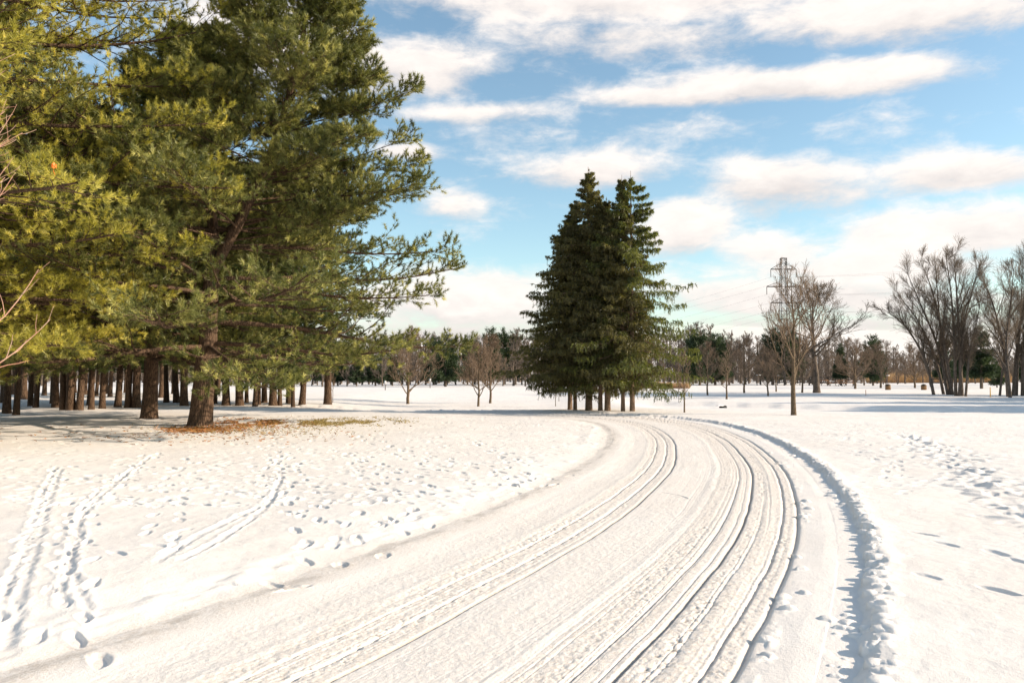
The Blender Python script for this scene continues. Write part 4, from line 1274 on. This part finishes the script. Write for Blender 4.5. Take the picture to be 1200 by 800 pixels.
for i, (tx, tz) in enumerate(tips):
    s_ = -1 if i % 2 == 0 else 1
    a = pb + np.array([tx, 0, tz - 3.3])
    arm = LV[i // 2][1]
    sd = 'left' if s_ < 0 else 'right'
    wire(a, (a[0] - 215, 640, a[2] - 9), 13, f'thin wire sagging away behind the trees from the {sd} end of the pylon\'s {arm} arm')
    wire(a, (a[0] + 120, 120, a[2] + 3), 7, f'thin wire coming forward to the right from the {sd} end of the pylon\'s {arm} arm', .02)

# ------------------------------------------------------------------ small things of the park
M_wood = plain_mat('weathered_wood', (0.11, 0.08, 0.06), (0.07, 0.052, 0.04), .8, 4)
M_bin = plain_mat('brown_boards', (0.30, 0.17, 0.075), (0.21, 0.115, 0.05), .75, 5)
M_table = plain_mat('orange_boards', (0.50, 0.25, 0.11), (0.38, 0.18, 0.08), .7, 5)
M_whitemetal = plain_mat('pale_metal', (0.72, 0.70, 0.68), (0.6, 0.58, 0.56), .5, 3)
M_stake = plain_mat('yellow_stake', (0.55, 0.32, 0.07), (0.45, 0.25, 0.05), .6, 8)
M_stakepale = plain_mat('pale_stake', (0.75, 0.50, 0.36), (0.66, 0.42, 0.30), .6, 8)
M_drain = plain_mat('dark_drain', (0.045, 0.042, 0.04), (0.02, 0.02, 0.02), .6, 8)
M_snowcap = plain_mat('snow_cap', (0.84, 0.82, 0.80), (0.88, 0.86, 0.84), .7, 6, 0, .4)
def small(px, py):
    p = at(px, py)
    p[2] = surf(p[0], p[1])
    return p
# rail fences at the back
def fence(px0, px1, dist, step, label, rails=(0.55, 1.05), hgt=1.25):
    b = above(px0, dist)
    b[2] = surf(b[0], b[1])
    f = thing('rail_fence', label, 'fence', b)
    n = int(abs((px1 - px0) / FPX * dist) / step)
    pts = []
    for i in range(n + 1):
        x = (px0 + (px1 - px0) * i / n - 600) / FPX * dist
        q = np.array([x, dist, surf(x, dist)]) - b
        pts.append(q)
        mb = MB()
        mb.box(q + np.array([0, 0, hgt / 2 - .1]), (.20, .18, hgt + .2), .05 * (i % 3), taper=.9)
        link('post', mb.mesh('fence_post', M_wood), f)
    for z in rails:
        mb = MB()
        for u, v in zip(pts[:-1], pts[1:]):
            mb.bar(u + (0, -.11, z), v + (0, -.11, z), .075, 4)
        link('rail', mb.mesh('fence_rail', M_wood), f)
fence(905, 1012, 122, 2.5, 'dark post-and-rail fence behind the old bare tree at the far bank', (.45, .85, 1.2), 1.35)
fence(415, 480, 150, 3.0, 'far post-and-rail fence beyond the field, right of the pine grove')
fence(1090, 1115, 105, 1.6, 'short dark rail fence behind the leaning bare clump')
# slatted bins
def wooden_bin(px, py, label):
    p = small(px, py)
    s = p[1] / FPX
    b = thing('litter_bin', label, 'bin', p, .2)
    w = 5.4 * s
    h = 5.0 * s
    mb = MB()
    for i in range(16):
        a = i / 16 * 6.283
        mb.box((math.cos(a) * w / 2, math.sin(a) * w / 2, h / 2), (.05, w * .17, h), a)
    for z in (.25 * h, .8 * h):
        P = np.array([[(math.cos(t) * (w / 2 - .02), math.sin(t) * (w / 2 - .02), z) for t in np.linspace(0, 6.283, 17)]])
        mb.tubes(P, np.full((1, 17), .03), 4)
    link('slatted_body', mb.mesh('bin_body', M_bin), b)
    mb = MB()
    rings = []
    for rr_, z in ((w / 2 + .04, h), (w / 2 + .02, h + .06), (w * .3, h + .14), (.02, h + .17)):
        rings.append((rr_, z))
    ang = np.linspace(0, 6.283, 20, endpoint=False)
    V = np.array([[math.cos(a) * r_, math.sin(a) * r_, z] for r_, z in rings for a in ang])
    F = [[k * 20 + i, k * 20 + (i + 1) % 20, (k + 1) * 20 + (i + 1) % 20, (k + 1) * 20 + i] for k in range(3) for i in range(20)]
    mb.add(V, F)
    link('lid', mb.mesh('bin_lid', M_wood), b)
wooden_bin(1040.5, 457.3, 'round brown slatted bin beside a bare tree on the far bank')
wooden_bin(1082.5, 457.3, 'round brown slatted bin left of the leaning bare clump')
# picnic tables
def table(px, dist, rz, label):
    p = above(px, dist)
    p[2] = surf(p[0], p[1])
    t = thing('picnic_table', label, 'table', p, rz, 'picnic tables on the far bank')
    mb = MB()
    for k in range(4):
        mb.box((0, -.3 + .2 * k, .76), (2.0, .18, .05))
    link('tabletop', mb.mesh('table_top', M_table), t)
    for s_ in (-1, 1):
        mb = MB()
        mb.box((0, s_ * .72, .46), (2.0, .26, .05))
        link('bench', mb.mesh('table_bench', M_table), t)
        mb = MB()
        mb.bar((s_ * .7, -.65, 0), (s_ * .7, -.2, .73), .05, 4)
        mb.bar((s_ * .7, .65, 0), (s_ * .7, .2, .73), .05, 4)
        mb.bar((s_ * .7, -.8, .40), (s_ * .7, .8, .40), .045, 4)
        link('leg', mb.mesh('table_leg', M_wood), t)
table(981, 112, .3, 'orange-brown picnic table nearest the fence, left of its twin')
table(993, 110, -.4, 'orange-brown picnic table right of its twin by the bushy bare tree')
table(966, 116, 1.0, 'picnic table close behind the trunk of the old bare tree')
# lamps, signs and stakes
def lamp(px, dist, ytop, label, w=5):
    p = above(px, dist)
    p[2] = surf(p[0], p[1])
    h = CAM_Z + (440 - ytop) * dist / FPX - p[2]
    t = thing('lamp_post', label, 'lamp post', p)
    mb = MB()
    mb.tubes(np.array([[(0, 0, -.1), (0, 0, h * .5), (0, 0, h)]]), np.array([[.07, .055, .05]]), 8)
    link('pole', mb.mesh('lamp_pole', M_wood), t)
    mb = MB()
    L = w * dist / FPX
    mb.box((L * .35, 0, h + .03), (L, .34, .10), 0, taper=.85)
    link('lamp_head', mb.mesh('lamp_head', M_whitemetal), t)
lamp(1038, 118, 440, 'thin lamp post with a flat white head beside the left bin')
lamp(887, 120, 439.5, 'thin lamp post with a flat white head among the brown bare trees')
lamp(911, 122, 440, 'short lamp post with a flat white head just left of the tall young tree', 3.5)
def sign(px, py, ytop, w, label):
    p = small(px, py)
    h = (py - ytop) * p[1] / FPX
    t = thing('sign_post', label, 'sign', p)
    mb = MB()
    mb.bar((0, 0, -.15), (0, 0, h), .05, 6)
    link('post', mb.mesh('sign_pole', M_wood), t)
    mb = MB()
    W_ = w * p[1] / FPX
    mb.box((0, -.07, h - .22), (W_, .03, .42), 0)
    link('panel', mb.mesh('sign_panel', M_whitemetal), t)
sign(451.5, 457.5, 446.5, 2.4, 'small pale sign on a dark post out in the open field')
sign(504, 455, 444, 2.2, 'small pale sign on a grey post right of the low-branched bare tree')
def stake(px, py, ytop, wpx, mat, label):
    p = small(px, py)
    s = p[1] / FPX
    h = (py - ytop) * s
    mb = MB()
    mb.box((0, 0, h * .47), (wpx * s, wpx * s * .6, h * .98), .2, taper=.85)
    mb.box((0, 0, h * .985), (wpx * s * .8, wpx * s * .48, h * .05), .2, taper=.3)
    tag(link('marker_stake', mb.mesh('marker_stake', mat), None, p), label, 'stake')
stake(1160.5, 466, 454.5, 1.0, M_stake, 'yellow marker stake in the snow before the green conifer')
stake(1014.5, 464, 457.5, .8, M_stakepale, 'short pale pink stake on the snowy far bank')
# drain opening on the pond edge
p = small(846, 479)
p[2] -= .05
d_ = thing('drain_pipe', 'dark drain mouth poking from the snow on the pond edge', 'drain', p, .5, None, .55)
mb = MB()
ang = np.linspace(0, 6.283, 18, endpoint=False)
rings = [(.24, .6), (.24, -.25), (.20, -.25), (.19, .1), (.01, .12)]
V = np.array([[y_, math.cos(a) * r_, math.sin(a) * r_ + .16] for r_, y_ in rings for a in ang])
F = [[k * 18 + i, (k + 1) * 18 + i, (k + 1) * 18 + (i + 1) % 18, k * 18 + (i + 1) % 18] for k in range(4) for i in range(18)]
mb.add(V, F)
link('pipe', mb.mesh('drain_pipe', M_drain), d_)
mb = MB()
th = np.linspace(0, math.pi, 9)
V = np.array([[xx, math.cos(t) * .30, math.sin(t) * .16 * ww + .36] for xx, ww in ((-.75, .5), (-.3, 1.1), (.05, .6)) for t in th])
F = [[k * 9 + i, k * 9 + i + 1, (k + 1) * 9 + i + 1, (k + 1) * 9 + i] for k in range(2) for i in range(8)]
mb.add(V, F)
link('snow_cap', mb.mesh('drain_snow', M_snowcap), d_)

# ------------------------------------------------------------------ red-twigged tree at the left edge, and the caught leaf
g = np.random.default_rng(77)
rb = np.array([-8.0, 11.0, 0.0]); rb[2] = surf(rb[0], rb[1])
wood, crown = MB(), MB()
P = polyline([(0, 0, -.2), (.05, 0, 1.2), (-.05, .05, 3.0), (0, 0, 5.6)], 14)
wood.tubes(P[None], np.linspace(.07, .012, 14)[None], 8)
A, AR = grow(P[None], np.linspace(.07, .012, 14)[None], 52, .25, .98, R(62), lambda t, q: 2.05 * (1.15 - .55 * t) * q.uniform(.7, 1.1, t.shape), .95, .22, 9, 0, .45, .3, 5)
wood.tubes(A, np.maximum(AR * .7, .0045), 6)
B, BR = grow(A, AR, 5, .3, 1, R(36), lambda t, q: .6 * (1.2 - t) * q.uniform(.6, 1.2, t.shape) + .12, .5, .25, 6, 0, .55, .4, 6)
crown.tubes(B, np.maximum(BR, .003), 4)
t = thing('bare_tree', 'bare sapling with reddish twigs reaching in at the left edge', 'tree', rb)
link('trunk', wood.mesh('red_sapling_wood', M_twigred), t)
link('crown', crown.mesh('red_sapling_twigs', M_twigred), t)

M_leaf = plain_mat('orange_leaf', (0.85, 0.20, 0.02), (0.7, 0.15, 0.02), .5, 20)
d = px_dir(63, 194)
q = np.array([0, 0, CAM_Z]) + d / d[1] * 13.0
mb = MB()
out = [(0, -.5), (.22, -.30), (.42, -.34), (.34, -.05), (.5, .16), (.2, .18), (0, .52), (-.2, .2), (-.48, .14), (-.33, -.06), (-.40, -.36), (-.2, -.3)]
top = np.array([[x_ * .095, .02 * math.sin(6 * x_) + .03 * x_ * x_, z_ * .11] for x_, z_ in out])
V = np.vstack([[0, -.015, 0], top, [0, -.005, 0], top + np.array([0, .006, 0])])
n = len(out)
T = [[0, 1 + i, 1 + (i + 1) % n] for i in range(n)] + [[n + 1, n + 2 + (i + 1) % n, n + 2 + i] for i in range(n)]
Q = [[1 + i, n + 2 + i, n + 2 + (i + 1) % n, 1 + (i + 1) % n] for i in range(n)]
mb.add(V, Q, T)
mb.tubes(np.array([[(0, 0, -.08), (.01, 0, -.12), (.03, 0, -.16)]]), np.full((1, 3), .004), 4)
tag(link('leaf', mb.mesh('orange_leaf', M_leaf, False), None, q), 'single bright orange leaf caught in the sunlit pine', 'leaf')
